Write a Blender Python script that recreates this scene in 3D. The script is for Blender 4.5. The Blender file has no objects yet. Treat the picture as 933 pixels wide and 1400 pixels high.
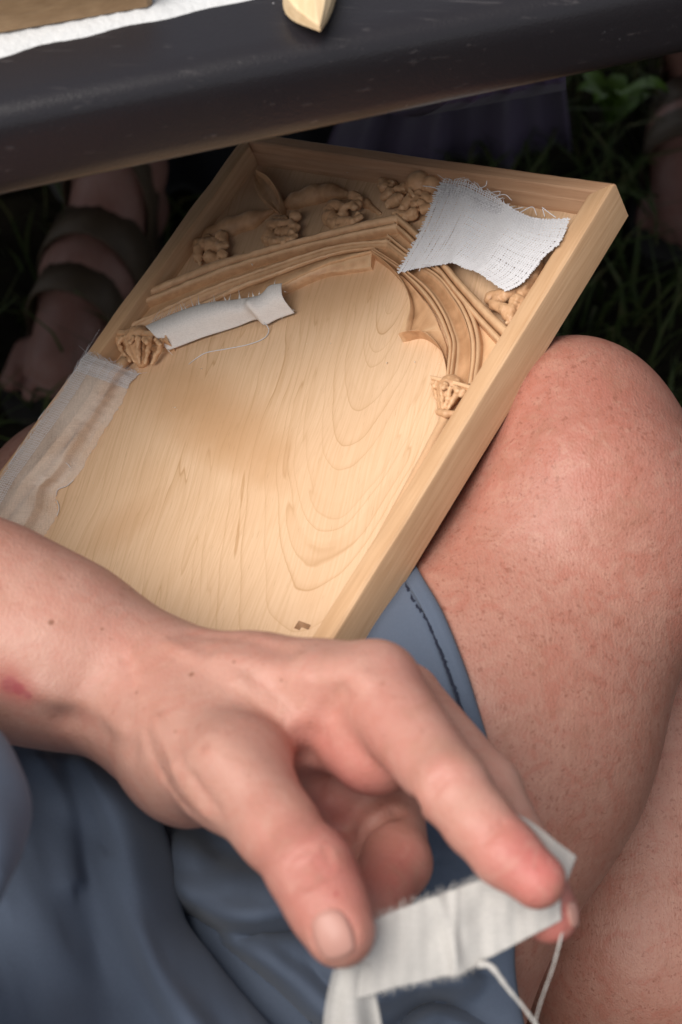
import bpy, math, random
import numpy as np
from mathutils import Vector, Matrix
random.seed(7)
RNG = np.random.default_rng(11)
SC = bpy.context.scene
COL = SC.collection
# ------------------------------------------------------------------ camera
H = 1.12                      # eye height of the photographer, metres
PITCH = math.radians(50.0)
CS, SN = math.cos(PITCH), math.sin(PITCH)
FPX = 2290.0
cam_data = bpy.data.cameras.new('camera')
cam = bpy.data.objects.new('camera', cam_data); COL.objects.link(cam)
cam.location = (0, 0, H); cam.rotation_euler = (math.pi/2-PITCH, 0, 0)
cam_data.sensor_fit = 'VERTICAL'; cam_data.sensor_height = 36.0; cam_data.sensor_width = 24.0
cam_data.lens = 36.0*FPX/1400.0
cam_data.clip_start = 0.02; cam_data.clip_end = 200
cam_data.dof.use_dof = True; cam_data.dof.focus_distance = 0.81; cam_data.dof.aperture_fstop = 10.0
SC.camera = cam
# ------------------------------------------------------------------ light
SUN_EL, SUN_AZ = math.radians(55), math.radians(-130)      # azimuth from +Y towards +X
sd = bpy.data.lights.new('sun', 'SUN'); sd.energy = 3.0; sd.angle = math.radians(50); sd.color = (1.0, 0.94, 0.87)
sun = bpy.data.objects.new('sun', sd); COL.objects.link(sun)
sdir = Vector((math.sin(SUN_AZ)*math.cos(SUN_EL), math.cos(SUN_AZ)*math.cos(SUN_EL), math.sin(SUN_EL)))
sun.rotation_euler = sdir.to_track_quat('Z', 'Y').to_euler(); sun.location = (-2, -1, 4)
W = bpy.data.worlds.new('World'); SC.world = W; W.use_nodes = True
wn = W.node_tree.nodes; wl = W.node_tree.links
sky = wn.new('ShaderNodeTexSky'); sky.sky_type = 'NISHITA'; sky.sun_disc = False
sky.sun_elevation = SUN_EL; sky.sun_rotation = SUN_AZ
hs = wn.new('ShaderNodeHueSaturation'); hs.inputs['Saturation'].default_value = 0.30   # milky, hazy sky
wl.new(sky.outputs[0], hs.inputs['Color']); wl.new(hs.outputs[0], wn['Background'].inputs[0]); wn['Background'].inputs[1].default_value = 0.068
SC.view_settings.view_transform = 'Standard'; SC.view_settings.look = 'None'
SC.view_settings.exposure = 0.62; SC.view_settings.gamma = 1.0
SC.cycles.max_bounces = 8; SC.cycles.transparent_max_bounces = 12
try: SC.cycles.use_denoising = True
except Exception: pass

# ------------------------------------------------------------------ space helpers
def cam2world(p):
    p = np.asarray(p, float)
    x, y, z = p[..., 0], p[..., 1], p[..., 2]
    return np.stack([x, z*CS-y*SN, H-y*CS-z*SN], -1)
def C(px, py, z):             # a point seen at photo pixel (px,py) at depth z, camera axes
    return np.array([(px-466.5)*z/FPX, (py-700.0)*z/FPX, z])
def PW(px, py, z): return cam2world(C(px, py, z))
BR_ = np.array([[0.76373015, -0.50649974, 0.40021779], [0.23702563, 0.79669914, 0.55595802], [-0.60044576, -0.32974003, 0.72851657]])
BT_ = np.array([-0.05253108, -0.20823332, 0.91713091])
BW, BL, BTH, BFL = 0.235, 0.285, 0.0224, -0.0115    # panel width, length, thickness, level of its carved ground
def bp(px, py, h):            # photo pixel -> panel coordinates (x = across, y = -along, z = height)
    d = np.array([(px-466.5)/FPX, (py-700.0)/FPX, 1.0])
    s = np.linalg.solve(np.stack([d, -BR_[:, 0], -BR_[:, 1]], 1), BT_-BR_[:, 2]*h)
    return np.array([s[1], -s[2], h])
Xc = cam2world(BR_[:, 0])-cam2world(np.zeros(3)); Yc = -(cam2world(BR_[:, 1])-cam2world(np.zeros(3))); Zc = -(cam2world(BR_[:, 2])-cam2world(np.zeros(3)))
BM = Matrix.Identity(4)
for i in range(3):
    BM[i][0], BM[i][1], BM[i][2] = Xc[i], Yc[i], Zc[i]
    BM[i][3] = cam2world(BT_)[i]
BMn = np.array(BM)
def b2w(p):
    p = np.asarray(p, float); return p@BMn[:3, :3].T+BMn[:3, 3]

# ------------------------------------------------------------------ noise
def _h(ix, iy, iz, s):
    n = (ix*374761393+iy*668265263+iz*2147483647+s*974634777).astype(np.int64) & 0x7fffffff
    n = ((n ^ (n >> 13))*1274126177) & 0x7fffffff
    n = (n ^ (n >> 16)) & 0xffff
    return n/65535.0*2-1
def noise(p, freq, seed=0):
    p = np.asarray(p, float)*freq
    i = np.floor(p).astype(np.int64); f = p-i; f = f*f*(3-2*f)
    r = 0
    for a in (0, 1):
        for b in (0, 1):
            for c in (0, 1):
                w = (f[..., 0] if a else 1-f[..., 0])*(f[..., 1] if b else 1-f[..., 1])*(f[..., 2] if c else 1-f[..., 2])
                r = r+w*_h(i[..., 0]+a, i[..., 1]+b, i[..., 2]+c, seed)
    return r
def cr(pts, n):               # Catmull-Rom through points, n samples, even in arc length
    P = np.asarray(pts, float)
    if len(P) == 2: return P[0]+(P[1]-P[0])*np.linspace(0, 1, n)[:, None]
    Q = np.vstack([2*P[0]-P[1], P, 2*P[-1]-P[-2]])
    out = []
    for i in range(1, len(Q)-2):
        t = np.linspace(0, 1, 24, endpoint=False)[:, None]
        a, b, c, d = Q[i-1], Q[i], Q[i+1], Q[i+2]
        out.append(0.5*((2*b)+(-a+c)*t+(2*a-5*b+4*c-d)*t*t+(-a+3*b-3*c+d)*t**3))
    out = np.vstack(out+[P[-1:]])
    L = np.r_[0, np.cumsum(np.linalg.norm(np.diff(out, axis=0), axis=1))]
    s = np.linspace(0, L[-1], n)
    return np.stack([np.interp(s, L, out[:, k]) for k in range(out.shape[1])], 1)

# ------------------------------------------------------------------ object helpers
def thing(name, label, cat, loc=(0, 0, 0), group=None, matrix=None):
    o = bpy.data.objects.new(name, None); COL.objects.link(o)
    if matrix is not None: o.matrix_world = matrix
    else: o.location = Vector(loc)
    o.empty_display_size = 0.05
    o['label'] = label; o['category'] = cat
    if group: o['group'] = group
    return o
def mesh(name, verts, faces, mat, parent=None, smooth=True, local=False, attr=None, sharp=0):
    """one mesh object; verts in world metres (or in the parent's own axes when local)"""
    v = np.asarray(verts, float)
    if parent is not None and not local:
        if parent.matrix_basis == Matrix.Translation(parent.location): v = v-np.array(parent.location)
        else:
            inv = np.array(parent.matrix_basis.inverted()); v = v@inv[:3, :3].T+inv[:3, 3]
    me = bpy.data.meshes.new(name)
    me.from_pydata(v.tolist(), [], [tuple(int(i) for i in f) for f in faces])
    if smooth: me.polygons.foreach_set('use_smooth', [True]*len(me.polygons))
    if attr:
        for k, a in attr.items():
            at = me.attributes.new(k, 'FLOAT', 'POINT'); at.data.foreach_set('value', np.asarray(a, np.float32))
    me.materials.append(mat); me.update()
    if sharp: me.set_sharp_from_angle(angle=math.radians(sharp))
    o = bpy.data.objects.new(name, me); COL.objects.link(o)
    if parent is not None: o.parent = parent
    return o
def grid_faces(n, m, off=0, closed=False):
    f = []
    for i in range(n-1):
        for j in range(m if closed else m-1):
            k = (j+1) % m
            f.append((off+i*m+j, off+i*m+k, off+(i+1)*m+k, off+(i+1)*m+j))
    return f
class MB:
    def __init__(s): s.v, s.f = [], []; s.n = 0
    def add(s, v, f):
        s.v.append(np.asarray(v, float)); s.f += [tuple(i+s.n for i in q) for q in f]; s.n += len(v)
    def grid(s, G, closed=False):
        n, m = G.shape[:2]; s.add(G.reshape(-1, 3), grid_faces(n, m, 0, closed))
    def tube(s, path, r, sides=6, caps=True):
        P = np.asarray(path, float); n = len(P); r = np.broadcast_to(np.asarray(r, float), (n,))
        T = np.gradient(P, axis=0); T /= np.linalg.norm(T, axis=1)[:, None]+1e-12
        ref = np.array([0.3, 0.2, 0.93]); 
        N = np.cross(T, ref); N /= np.linalg.norm(N, axis=1)[:, None]+1e-9; B = np.cross(T, N)
        a = np.linspace(0, 2*math.pi, sides, endpoint=False)
        G = P[:, None]+r[:, None, None]*(N[:, None]*np.cos(a)[None, :, None]+B[:, None]*np.sin(a)[None, :, None])
        f = grid_faces(n, sides, 0, True)
        if caps: f += [tuple(range(sides))[::-1], tuple((n-1)*sides+k for k in range(sides))]
        s.add(G.reshape(-1, 3), f)
    def build(s, name, mat, parent=None, **k): return mesh(name, np.vstack(s.v), s.f, mat, parent, **k)

# ------------------------------------------------------------------ implicit surfaces
def smin(a, b, k):
    h = np.maximum(k-np.abs(a-b), 0)/k
    return np.minimum(a, b)-h*h*k*0.25
def seg(p, a, b):
    a = np.asarray(a, np.float32); ba = np.asarray(b, np.float32)-a
    t = np.clip(((p-a)@ba)/max(float(ba@ba), 1e-12), 0, 1)
    d = p-a-t[:, None]*ba
    return np.sqrt(np.einsum('ij,ij->i', d, d)), t
def chain(p, pts, k):
    d = None
    for (a, ra), (b, rb) in zip(pts[:-1], pts[1:]):
        l, t = seg(p, a, b); e = l-(ra+t*(rb-ra)); d = e if d is None else smin(d, e, k)
    return d
def ell(p, c, r, A=None):     # ellipsoid, axes rows of A
    q = p-np.asarray(c, np.float32)
    if A is not None: q = q@np.asarray(A, np.float32).T
    r = np.asarray(r, np.float32); k0 = np.linalg.norm(q/r, axis=1); k1 = np.linalg.norm(q/(r*r), axis=1)
    return np.where(k1 > 1e-9, k0*(k0-1)/np.maximum(k1, 1e-9), -float(min(r)))
def polygonise(F, lo, hi, vox, project=2):
    """surface nets on a block-sparse grid; vertices are then pulled onto F = 0"""
    lo = np.asarray(lo, float); B = 4
    nb = np.ceil((np.asarray(hi)-lo)/vox/B).astype(int); n = nb*B
    bc = np.stack(np.meshgrid(*[(np.arange(k)*B+(B-1)/2)*vox for k in nb], indexing='ij'), -1).reshape(-1, 3)+lo
    dc = np.concatenate([F(c.astype(np.float32)) for c in np.array_split(bc, max(1, len(bc)//200000))])
    D = np.repeat(np.repeat(np.repeat(dc.reshape(nb), B, 0), B, 1), B, 2).astype(np.float32)
    act = np.nonzero(np.abs(dc) < vox*B*1.35)[0]
    bi = np.stack(np.unravel_index(act, nb), 1)*B
    o = np.stack(np.meshgrid(*[np.arange(B)]*3, indexing='ij'), -1).reshape(-1, 3)
    idx = (bi[:, None]+o[None]).reshape(-1, 3)
    vals = np.concatenate([F((c*vox+lo).astype(np.float32)) for c in np.array_split(idx, max(1, len(idx)//200000))])
    D[idx[:, 0], idx[:, 1], idx[:, 2]] = vals
    S = D < 0
    cs = S[:-1, :-1, :-1].astype(np.int8)
    cnt = sum(S[a:n[0]-1+a, b:n[1]-1+b, c:n[2]-1+c].astype(np.int8) for a in (0, 1) for b in (0, 1) for c in (0, 1))
    cell = (cnt > 0) & (cnt < 8); ci = np.argwhere(cell)
    vid = -np.ones(cell.shape, np.int64); vid[cell] = np.arange(len(ci))
    acc = np.zeros((len(ci), 3)); num = np.zeros(len(ci))
    cor = [(a, b, c) for a in (0, 1) for b in (0, 1) for c in (0, 1)]
    for x in cor:
        for ax in range(3):
            if x[ax]: continue
            y = list(x); y[ax] = 1
            d0 = D[ci[:, 0]+x[0], ci[:, 1]+x[1], ci[:, 2]+x[2]]; d1 = D[ci[:, 0]+y[0], ci[:, 1]+y[1], ci[:, 2]+y[2]]
            m = (d0 < 0) != (d1 < 0); t = np.where(m, d0/np.where(m, d0-d1, 1), 0)
            q = np.tile(np.array(x, float), (len(ci), 1)); q[:, ax] += t
            acc += q*m[:, None]; num += m
    V = (ci+acc/num[:, None])*vox+lo
    faces = []
    for ax in range(3):
        s0 = [slice(0, n[k]-1) if k == ax else slice(1, n[k]-1) for k in range(3)]
        s1 = list(s0); s1[ax] = slice(1, n[ax])
        a, b = S[tuple(s0)], S[tuple(s1)]
        e = np.argwhere(a != b)
        if not len(e): continue
        fl = a[e[:, 0], e[:, 1], e[:, 2]]
        e = e+np.array([0 if k == ax else 1 for k in range(3)])
        u, v = (ax+1) % 3, (ax+2) % 3
        def at(du, dv):
            q = e.copy(); q[:, u] -= du; q[:, v] -= dv; return vid[q[:, 0], q[:, 1], q[:, 2]]
        q = np.stack([at(0, 0), at(1, 0), at(1, 1), at(0, 1)], 1)
        q[~fl] = q[~fl][:, ::-1]
        faces.append(q)
    Fq = np.vstack(faces)
    Fq = Fq[(Fq >= 0).all(1)]
    for _ in range(project):
        g = grad(F, V, vox*0.4); d = F(V.astype(np.float32))
        V = V-np.clip(d, -vox, vox)[:, None]*g/np.maximum(np.einsum('ij,ij->i', g, g), 0.3)[:, None]
    return V, Fq
def grad(F, V, e):
    V = V.astype(np.float64); g = np.empty_like(V)
    for k in range(3):
        s = np.zeros(3); s[k] = e
        g[:, k] = (F((V+s).astype(np.float32))-F((V-s).astype(np.float32)))/(2*e)
    return g
def raycast(F, px, py, z0=0.3, z1=1.6, it=70):
    px = np.atleast_1d(np.asarray(px, float)); py = np.atleast_1d(np.asarray(py, float))
    d = np.stack([(px-466.5)/FPX, (py-700)/FPX, np.ones_like(px)], 1); L = np.linalg.norm(d, axis=1)
    z = np.full(len(px), z0)
    for _ in range(it):
        z = np.minimum(z+F((d*z[:, None]).astype(np.float32))/L*0.9, z1)
    hit = F((d*z[:, None]).astype(np.float32)) < 0.002
    return d*z[:, None], hit & (z < z1-1e-4)

# ------------------------------------------------------------------ materials
class NT:
    def __init__(s, name):
        s.m = bpy.data.materials.new(name); s.m.use_nodes = True; s.t = s.m.node_tree; s.N = s.t.nodes; s.L = s.t.links
        s.bsdf = s.N['Principled BSDF']; s.out = s.N['Material Output']
        s.tc = s.N.new('ShaderNodeTexCoord')
    def set(s, sock, v):
        if hasattr(v, 'is_output'): s.L.new(v, sock)
        elif v is not None: sock.default_value = v
    def node(s, typ, outp=0, **k):
        n = s.N.new(typ)
        ins = k.pop('ins', {})
        for a, b in k.items(): setattr(n, a, b)
        for a, b in ins.items(): s.set(n.inputs[a], b)
        return n.outputs[outp]
    def math(s, op, a, b=None, clamp=False):
        n = s.N.new('ShaderNodeMath'); n.operation = op; n.use_clamp = clamp
        s.set(n.inputs[0], a)
        if b is not None: s.set(n.inputs[1], b)
        return n.outputs[0]
    def noise(s, vec, scale, detail=3, rough=0.55, dist=0.0, out='Fac'):
        n = s.N.new('ShaderNodeTexNoise'); s.set(n.inputs['Vector'], vec); n.inputs['Scale'].default_value = scale
        n.inputs['Detail'].default_value = detail; n.inputs['Roughness'].default_value = rough; n.inputs['Distortion'].default_value = dist
        return n.outputs[out]
    def voro(s, vec, scale, out='Distance'):
        n = s.N.new('ShaderNodeTexVoronoi'); s.set(n.inputs['Vector'], vec); n.inputs['Scale'].default_value = scale
        return n.outputs[out]
    def mapping(s, vec, loc=(0, 0, 0), rot=(0, 0, 0), scale=(1, 1, 1)):
        n = s.N.new('ShaderNodeMapping'); s.set(n.inputs[0], vec)
        n.inputs[1].default_value = loc; n.inputs[2].default_value = rot; n.inputs[3].default_value = scale
        return n.outputs[0]
    def ramp(s, fac, stops):
        n = s.N.new('ShaderNodeValToRGB'); s.set(n.inputs[0], fac); e = n.color_ramp.elements
        while len(e) > 1: e.remove(e[0])
        e[0].position, e[0].color = stops[0][0], stops[0][1]
        for p, c in stops[1:]:
            q = e.new(p); q.color = c
        return n.outputs[0]
    def sm(s, x, lo, hi):      # smoothstep 0..1
        n = s.N.new('ShaderNodeMapRange'); n.interpolation_type = 'SMOOTHSTEP'; s.set(n.inputs[0], x)
        n.inputs[1].default_value = lo; n.inputs[2].default_value = hi; return n.outputs[0]
    def mix(s, f, a, b, blend='MIX'):
        n = s.N.new('ShaderNodeMix'); n.data_type = 'RGBA'; n.blend_type = blend; n.clamp_factor = True
        s.set(n.inputs[0], f); s.set(n.inputs[6], a); s.set(n.inputs[7], b); return n.outputs[2]
    def bump(s, h, strength, dist, nrm=None):
        n = s.N.new('ShaderNodeBump'); s.set(n.inputs['Height'], h); n.inputs['Strength'].default_value = strength
        n.inputs['Distance'].default_value = dist
        if nrm is not None: s.L.new(nrm, n.inputs['Normal'])
        return n.outputs[0]
    def attr(s, name):
        n = s.N.new('ShaderNodeAttribute'); n.attribute_name = name; return n.outputs['Fac']
    def base(s, col=None, rough=None, nrm=None, **k):
        if col is not None: s.set(s.bsdf.inputs['Base Color'], col)
        if rough is not None: s.set(s.bsdf.inputs['Roughness'], rough)
        if nrm is not None: s.set(s.bsdf.inputs['Normal'], nrm)
        for a, b in k.items(): s.set(s.bsdf.inputs[a.replace('_', ' ')], b)
def g(r, gg, b): return (r, gg, b, 1)

def wood_panel():              # the plain-sawn board: nested growth rings drawn out along the grain
    t = NT('limewood_board'); o = t.tc.outputs['Object']
    c0 = bp(541, 402, BFL); c1 = bp(425, 800, BFL); ax = c1-c0; ang = math.atan2(ax[1], ax[0])
    p = t.mapping(o, loc=(0, 0, 0))
    sub = t.node('ShaderNodeVectorMath', operation='SUBTRACT', ins={0: o, 1: tuple(c0)})
    wob = t.noise(o, 7, 2, 0.5, 0, 'Color'); 
    wv = t.node('ShaderNodeVectorMath', operation='SCALE', ins={0: t.node('ShaderNodeVectorMath', operation='SUBTRACT', ins={0: wob, 1: (.5, .5, .5)}), 'Scale': 0.022})
    q = t.node('ShaderNodeVectorMath', operation='ADD', ins={0: sub, 1: wv})
    rot = t.node('ShaderNodeVectorRotate', rotation_type='Z_AXIS', ins={'Vector': q, 'Angle': -ang})
    sx = t.node('ShaderNodeSeparateXYZ', 0, ins={0: rot}); sy = sx.node.outputs[1]
    xs = t.math('MULTIPLY', sx, 0.27); 
    d = t.math('SQRT', t.math('ADD', t.math('MULTIPLY', xs, xs), t.math('MULTIPLY', sy, sy)))
    d2 = t.math('ADD', d, t.math('MULTIPLY', t.noise(o, 60, 2), 0.0012))
    d3 = t.math('POWER', t.math('MULTIPLY', d2, 9.0), 0.82)
    n1 = t.N.new('ShaderNodeTexNoise'); n1.noise_dimensions = '1D'; t.set(n1.inputs['W'], t.math('MULTIPLY', d3, 9.0)); n1.inputs['Scale'].default_value = 1.0; n1.inputs['Detail'].default_value = 2
    ringx = t.math('ADD', t.math('ADD', t.math('MULTIPLY', d3, 25.0), t.math('MULTIPLY', t.noise(sub, 9, 2), 3.0)), t.math('MULTIPLY', n1.outputs['Fac'], 4.5))
    ph = t.math('FRACT', ringx); wn_ = t.N.new('ShaderNodeTexWhiteNoise'); wn_.noise_dimensions = '1D'; t.set(wn_.inputs['W'], t.math('FLOOR', ringx)); ringr = wn_.outputs['Value']
    ring = t.ramp(ph, [(0, g(0, 0, 0)), (0.70, g(.05, .05, .05)), (0.92, g(.35, .35, .35)), (0.965, g(1, 1, 1)), (1.0, g(0, 0, 0))])
    # fibre streaks along the grain
    fv = t.node('ShaderNodeCombineXYZ', ins={0: t.math('MULTIPLY', sx, 26), 1: t.math('MULTIPLY', sy, 900), 2: 0.0})
    fib = t.noise(fv, 1.0, 2, 0.6)
    pores = t.sm(t.noise(t.node('ShaderNodeCombineXYZ', ins={0: t.math('MULTIPLY', sx, 120), 1: t.math('MULTIPLY', sy, 1900), 2: 3.0}), 1.0, 1), 0.66, 0.76)
    def brown_patch(x0, y0, x1, y1, w):      # a soft-edged brown patch between two points
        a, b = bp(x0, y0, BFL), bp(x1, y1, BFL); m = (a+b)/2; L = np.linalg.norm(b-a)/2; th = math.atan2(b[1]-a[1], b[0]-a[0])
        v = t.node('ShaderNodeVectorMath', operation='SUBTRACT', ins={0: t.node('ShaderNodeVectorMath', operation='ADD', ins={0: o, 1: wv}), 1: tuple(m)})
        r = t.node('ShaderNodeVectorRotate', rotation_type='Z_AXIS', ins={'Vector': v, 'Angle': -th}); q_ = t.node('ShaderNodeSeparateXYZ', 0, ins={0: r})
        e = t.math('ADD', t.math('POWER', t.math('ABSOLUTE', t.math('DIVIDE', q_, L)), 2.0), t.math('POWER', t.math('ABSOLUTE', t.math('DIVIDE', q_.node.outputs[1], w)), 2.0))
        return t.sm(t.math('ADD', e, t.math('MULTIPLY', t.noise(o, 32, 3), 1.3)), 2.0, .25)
    big = t.math('MAXIMUM', t.math('MAXIMUM', brown_patch(175, 500, 450, 672, .024), t.math('MULTIPLY', brown_patch(90, 770, 240, 660, .014), .6)), t.math('MULTIPLY', brown_patch(380, 420, 560, 370, .026), .8))
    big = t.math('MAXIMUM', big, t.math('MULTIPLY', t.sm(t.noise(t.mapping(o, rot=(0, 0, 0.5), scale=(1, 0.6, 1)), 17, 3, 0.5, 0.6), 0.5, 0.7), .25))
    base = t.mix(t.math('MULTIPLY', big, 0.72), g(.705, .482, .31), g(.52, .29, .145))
    c = t.mix(t.math('MULTIPLY', t.math('MULTIPLY', ring, t.math('ADD', .40, t.math('MULTIPLY', ringr, .8))), t.math('ADD', .36, t.math('MULTIPLY', t.noise(o, 18, 3), .62))), base, g(.44, .245, .11))
    c = t.mix(t.math('MULTIPLY', t.sm(fib, .35, .75), 0.36), c, g(.52, .31, .15))
    c = t.mix(t.math('MULTIPLY', pores, 0.35), c, g(.34, .18, .08))
    hgt = t.math('ADD', t.math('MULTIPLY', fib, 0.6), t.math('MULTIPLY', ring, -0.12))
    t.base(c, t.math('ADD', 0.46, t.math('MULTIPLY', fib, 0.2)), t.bump(hgt, 0.35, 0.0004), Specular_IOR_Level=0.35)
    return t.m
def wood_straight(name, axis, base=(.66, .43, .255), dark=(.46, .255, .125), endg=0.3, scale=1.0):
    t = NT(name); o = t.tc.outputs['Object']
    s = {'x': (18, 420, 420), 'y': (420, 18, 420), 'z': (420, 420, 18)}[axis]
    s2 = {'x': (3, 70, 70), 'y': (70, 3, 70), 'z': (70, 70, 3)}[axis]
    f = t.noise(t.mapping(o, scale=s), scale, 3, 0.6); f2 = t.noise(t.mapping(o, scale=s2), scale, 2, 0.5, 0.8)
    lines = t.ramp(t.math('FRACT', t.math('MULTIPLY', f2, 7.0)), [(0, g(0, 0, 0)), (.8, g(.4, .4, .4)), (.92, g(1, 1, 1)), (1, g(0, 0, 0))])
    c = t.mix(t.math('MULTIPLY', t.sm(f, .3, .75), 0.55), g(*base), g(*dark))
    c = t.mix(t.math('MULTIPLY', lines, 0.35), c, g(*dark))
    c = t.mix(t.math('MULTIPLY', t.sm(t.noise(o, 25, 3), .4, .7), endg), c, g(base[0]*.74, base[1]*.68, base[2]*.62))
    t.base(c, 0.5, t.bump(f, 0.45, 0.0005), Specular_IOR_Level=0.35)
    return t.m
def wood_carved(name='carved_limewood', base=(.60, .355, .195), dark=(.36, .18, .085)):
    t = NT(name); o = t.tc.outputs['Object']
    f = t.noise(t.mapping(o, rot=(0, 0, 0.35), scale=(260, 40, 260)), 1.0, 3, 0.6); n2 = t.noise(o, 60, 3, 0.6)
    cut = t.noise(o, 420, 2, 0.6)
    c = t.mix(t.math('MULTIPLY', t.sm(f, .35, .7), 0.45), g(*base), g(*dark))
    c = t.mix(t.math('MULTIPLY', t.sm(n2, .5, .75), 0.40), c, g(*dark))
    # dirt held in the cuts
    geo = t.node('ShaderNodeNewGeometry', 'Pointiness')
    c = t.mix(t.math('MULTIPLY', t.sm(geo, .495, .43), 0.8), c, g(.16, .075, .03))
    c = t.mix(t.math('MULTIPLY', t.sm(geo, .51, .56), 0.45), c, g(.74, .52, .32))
    h = t.math('ADD', t.math('MULTIPLY', cut, .6), t.math('MULTIPLY', f, .5))
    t.base(c, 0.5, t.bump(h, 0.5, 0.0005), Specular_IOR_Level=0.35)
    return t.m
def skin(name, base=(.51, .272, .213), red=(.50, .135, .12), scl=1.0, freck=1.0, hair=0.0, sss=0.09, spots=((95, .20, .56, .50), (210, .24, .51, .45), (420, .26, .48, .30)), mott=.55):
    t = NT(name); o = t.tc.outputs['Object']
    fl = t.attr('flush')
    n1 = t.noise(o, 28, 4, 0.6); n2 = t.noise(o, 140, 3, 0.6); n3 = t.noise(o, 620, 2, 0.6)
    c = t.mix(t.math('MULTIPLY', t.sm(n1, .38, .68), 0.45), g(*base), g(base[0]*.98, base[1]*.80, base[2]*.76))
    c = t.mix(t.math('MULTIPLY', t.sm(n2, .45, .75), 0.35), c, g(base[0]*1.06, base[1]*1.12, base[2]*1.10))
    c = t.mix(t.math('MULTIPLY', t.math('MULTIPLY', fl, t.math('ADD', .55, t.math('MULTIPLY', n1, .9))), 0.80, True), c, g(*red))
    mo = t.noise(o, 95, 3, .65, 1.2)
    c = t.mix(t.math('MULTIPLY', t.sm(mo, .50, .66), .55*mott), c, g(base[0]*.93, base[1]*.68, base[2]*.64))
    c = t.mix(t.math('MULTIPLY', t.sm(mo, .48, .34), .45*mott), c, g(base[0]*1.12, base[1]*1.22, base[2]*1.22))
    # freckles: scattered small brown spots of uneven size
    wv = t.node('ShaderNodeVectorMath', operation='ADD', ins={0: o, 1: t.node('ShaderNodeVectorMath', operation='SCALE', ins={0: t.noise(o, 300, 2, .5, 0, 'Color'), 'Scale': 0.006})})
    for sc_, r_, th, am in spots:
        v = t.voro(wv, sc_); gate = t.sm(t.noise(o, sc_*.33, 2), th, th+.06)
        sp = t.math('MULTIPLY', t.sm(v, r_, r_*.4), gate)
        c = t.mix(t.math('MULTIPLY', sp, am*freck), c, g(.235, .085, .055))
    c = t.mix(t.math('MULTIPLY', t.sm(t.noise(o, 55, 3, .6, .8), .50, .72), .40), c, g(base[0]*.80, base[1]*.74, base[2]*.66))
    hgt = t.math('ADD', t.math('MULTIPLY', n2, .9), t.math('MULTIPLY', n3, .5))
    cell = t.voro(t.mapping(o, rot=(0.4, 0.3, 0.6), scale=(1, .6, 1)), 900)
    hgt = t.math('ADD', hgt, t.math('MULTIPLY', cell, .8))
    if hair > 0:
        hv = t.noise(t.mapping(o, rot=(0.2, -0.5, 0.25), scale=(700, 90, 260)), 1.0, 3, .65)
        c = t.mix(t.math('MULTIPLY', t.sm(hv, .56, .76), .50*hair), c, g(.27, .11, .07))
        pv = t.voro(t.mapping(o, rot=(0.2, -0.5, 0.25), scale=(1, .55, .8)), 380)
        c = t.mix(t.math('MULTIPLY', t.sm(pv, .16, .05), .5*hair), c, g(.25, .10, .06))
        hgt = t.math('ADD', hgt, t.math('MULTIPLY', hv, 1.2*hair))
    t.base(c, t.math('ADD', 0.42, t.math('MULTIPLY', n2, 0.16)), t.bump(hgt, 0.30, 0.0007), Specular_IOR_Level=0.42,
           Subsurface_Weight=sss, Subsurface_Radius=(1.0, .36, .2), Subsurface_Scale=0.005)
    return t.m
def cloth(name, col, weave=2600, rough=0.85, spread=0.25):
    t = NT(name); o = t.tc.outputs['Object']
    n = t.noise(o, 9, 3); n2 = t.noise(o, 160, 3)
    w = t.noise(t.mapping(o, scale=(weave, weave*.25, weave)), 1.0, 1); w2 = t.noise(t.mapping(o, scale=(weave*.25, weave, weave)), 1.0, 1)
    c = t.mix(t.math('MULTIPLY', t.sm(n, .35, .7), spread), g(*col), g(*[x*.78 for x in col]))
    c = t.mix(t.math('MULTIPLY', t.sm(t.math('ADD', w, w2), .8, 1.3), 0.22), c, g(*[min(1, x*1.35) for x in col]))
    t.base(c, rough, t.bump(t.math('ADD', t.math('MULTIPLY', t.math('ADD', w, w2), .25), n2), 0.25, 0.0006), Specular_IOR_Level=0.25, Sheen_Weight=0.12)
    return t.m
def gauze_mat(name, col, alpha, rough=0.8, patch=0.0, weave=2600):
    t = NT(name); o = t.tc.outputs['Object']
    n = t.noise(o, 38, 4, .6); w = t.noise(t.mapping(o, rot=(0, 0, .9), scale=(weave, weave*.03, weave)), 1, 1); w2 = t.noise(t.mapping(o, rot=(0, 0, .9), scale=(weave*.03, weave, weave)), 1, 1)
    c = t.mix(t.sm(n, .35, .7), g(*col), g(*[x*.92 for x in col]))
    a = t.math('ADD', alpha, t.math('MULTIPLY', t.math('SUBTRACT', t.sm(n, .3, .7), .5), patch))
    a = t.math('ADD', a, t.math('MULTIPLY', t.math('SUBTRACT', t.math('ADD', w, w2), 1.0), .28), True)
    t.base(c, rough, t.bump(t.math('ADD', w, w2), 0.2, 0.0002), Alpha=a, Specular_IOR_Level=0.3)
    return t.m
def plain(name, col, rough=0.6, nscale=40, var=0.25, bump=0.2, bd=0.001, spec=0.4, metal=0.0):
    t = NT(name); o = t.tc.outputs['Object']; n = t.noise(o, nscale, 4)
    c = t.mix(t.math('MULTIPLY', t.sm(n, .3, .7), var), g(*col), g(*[x*.55 for x in col]))
    t.base(c, rough, t.bump(n, bump, bd), Specular_IOR_Level=spec, Metallic=metal)
    return t.m
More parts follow.
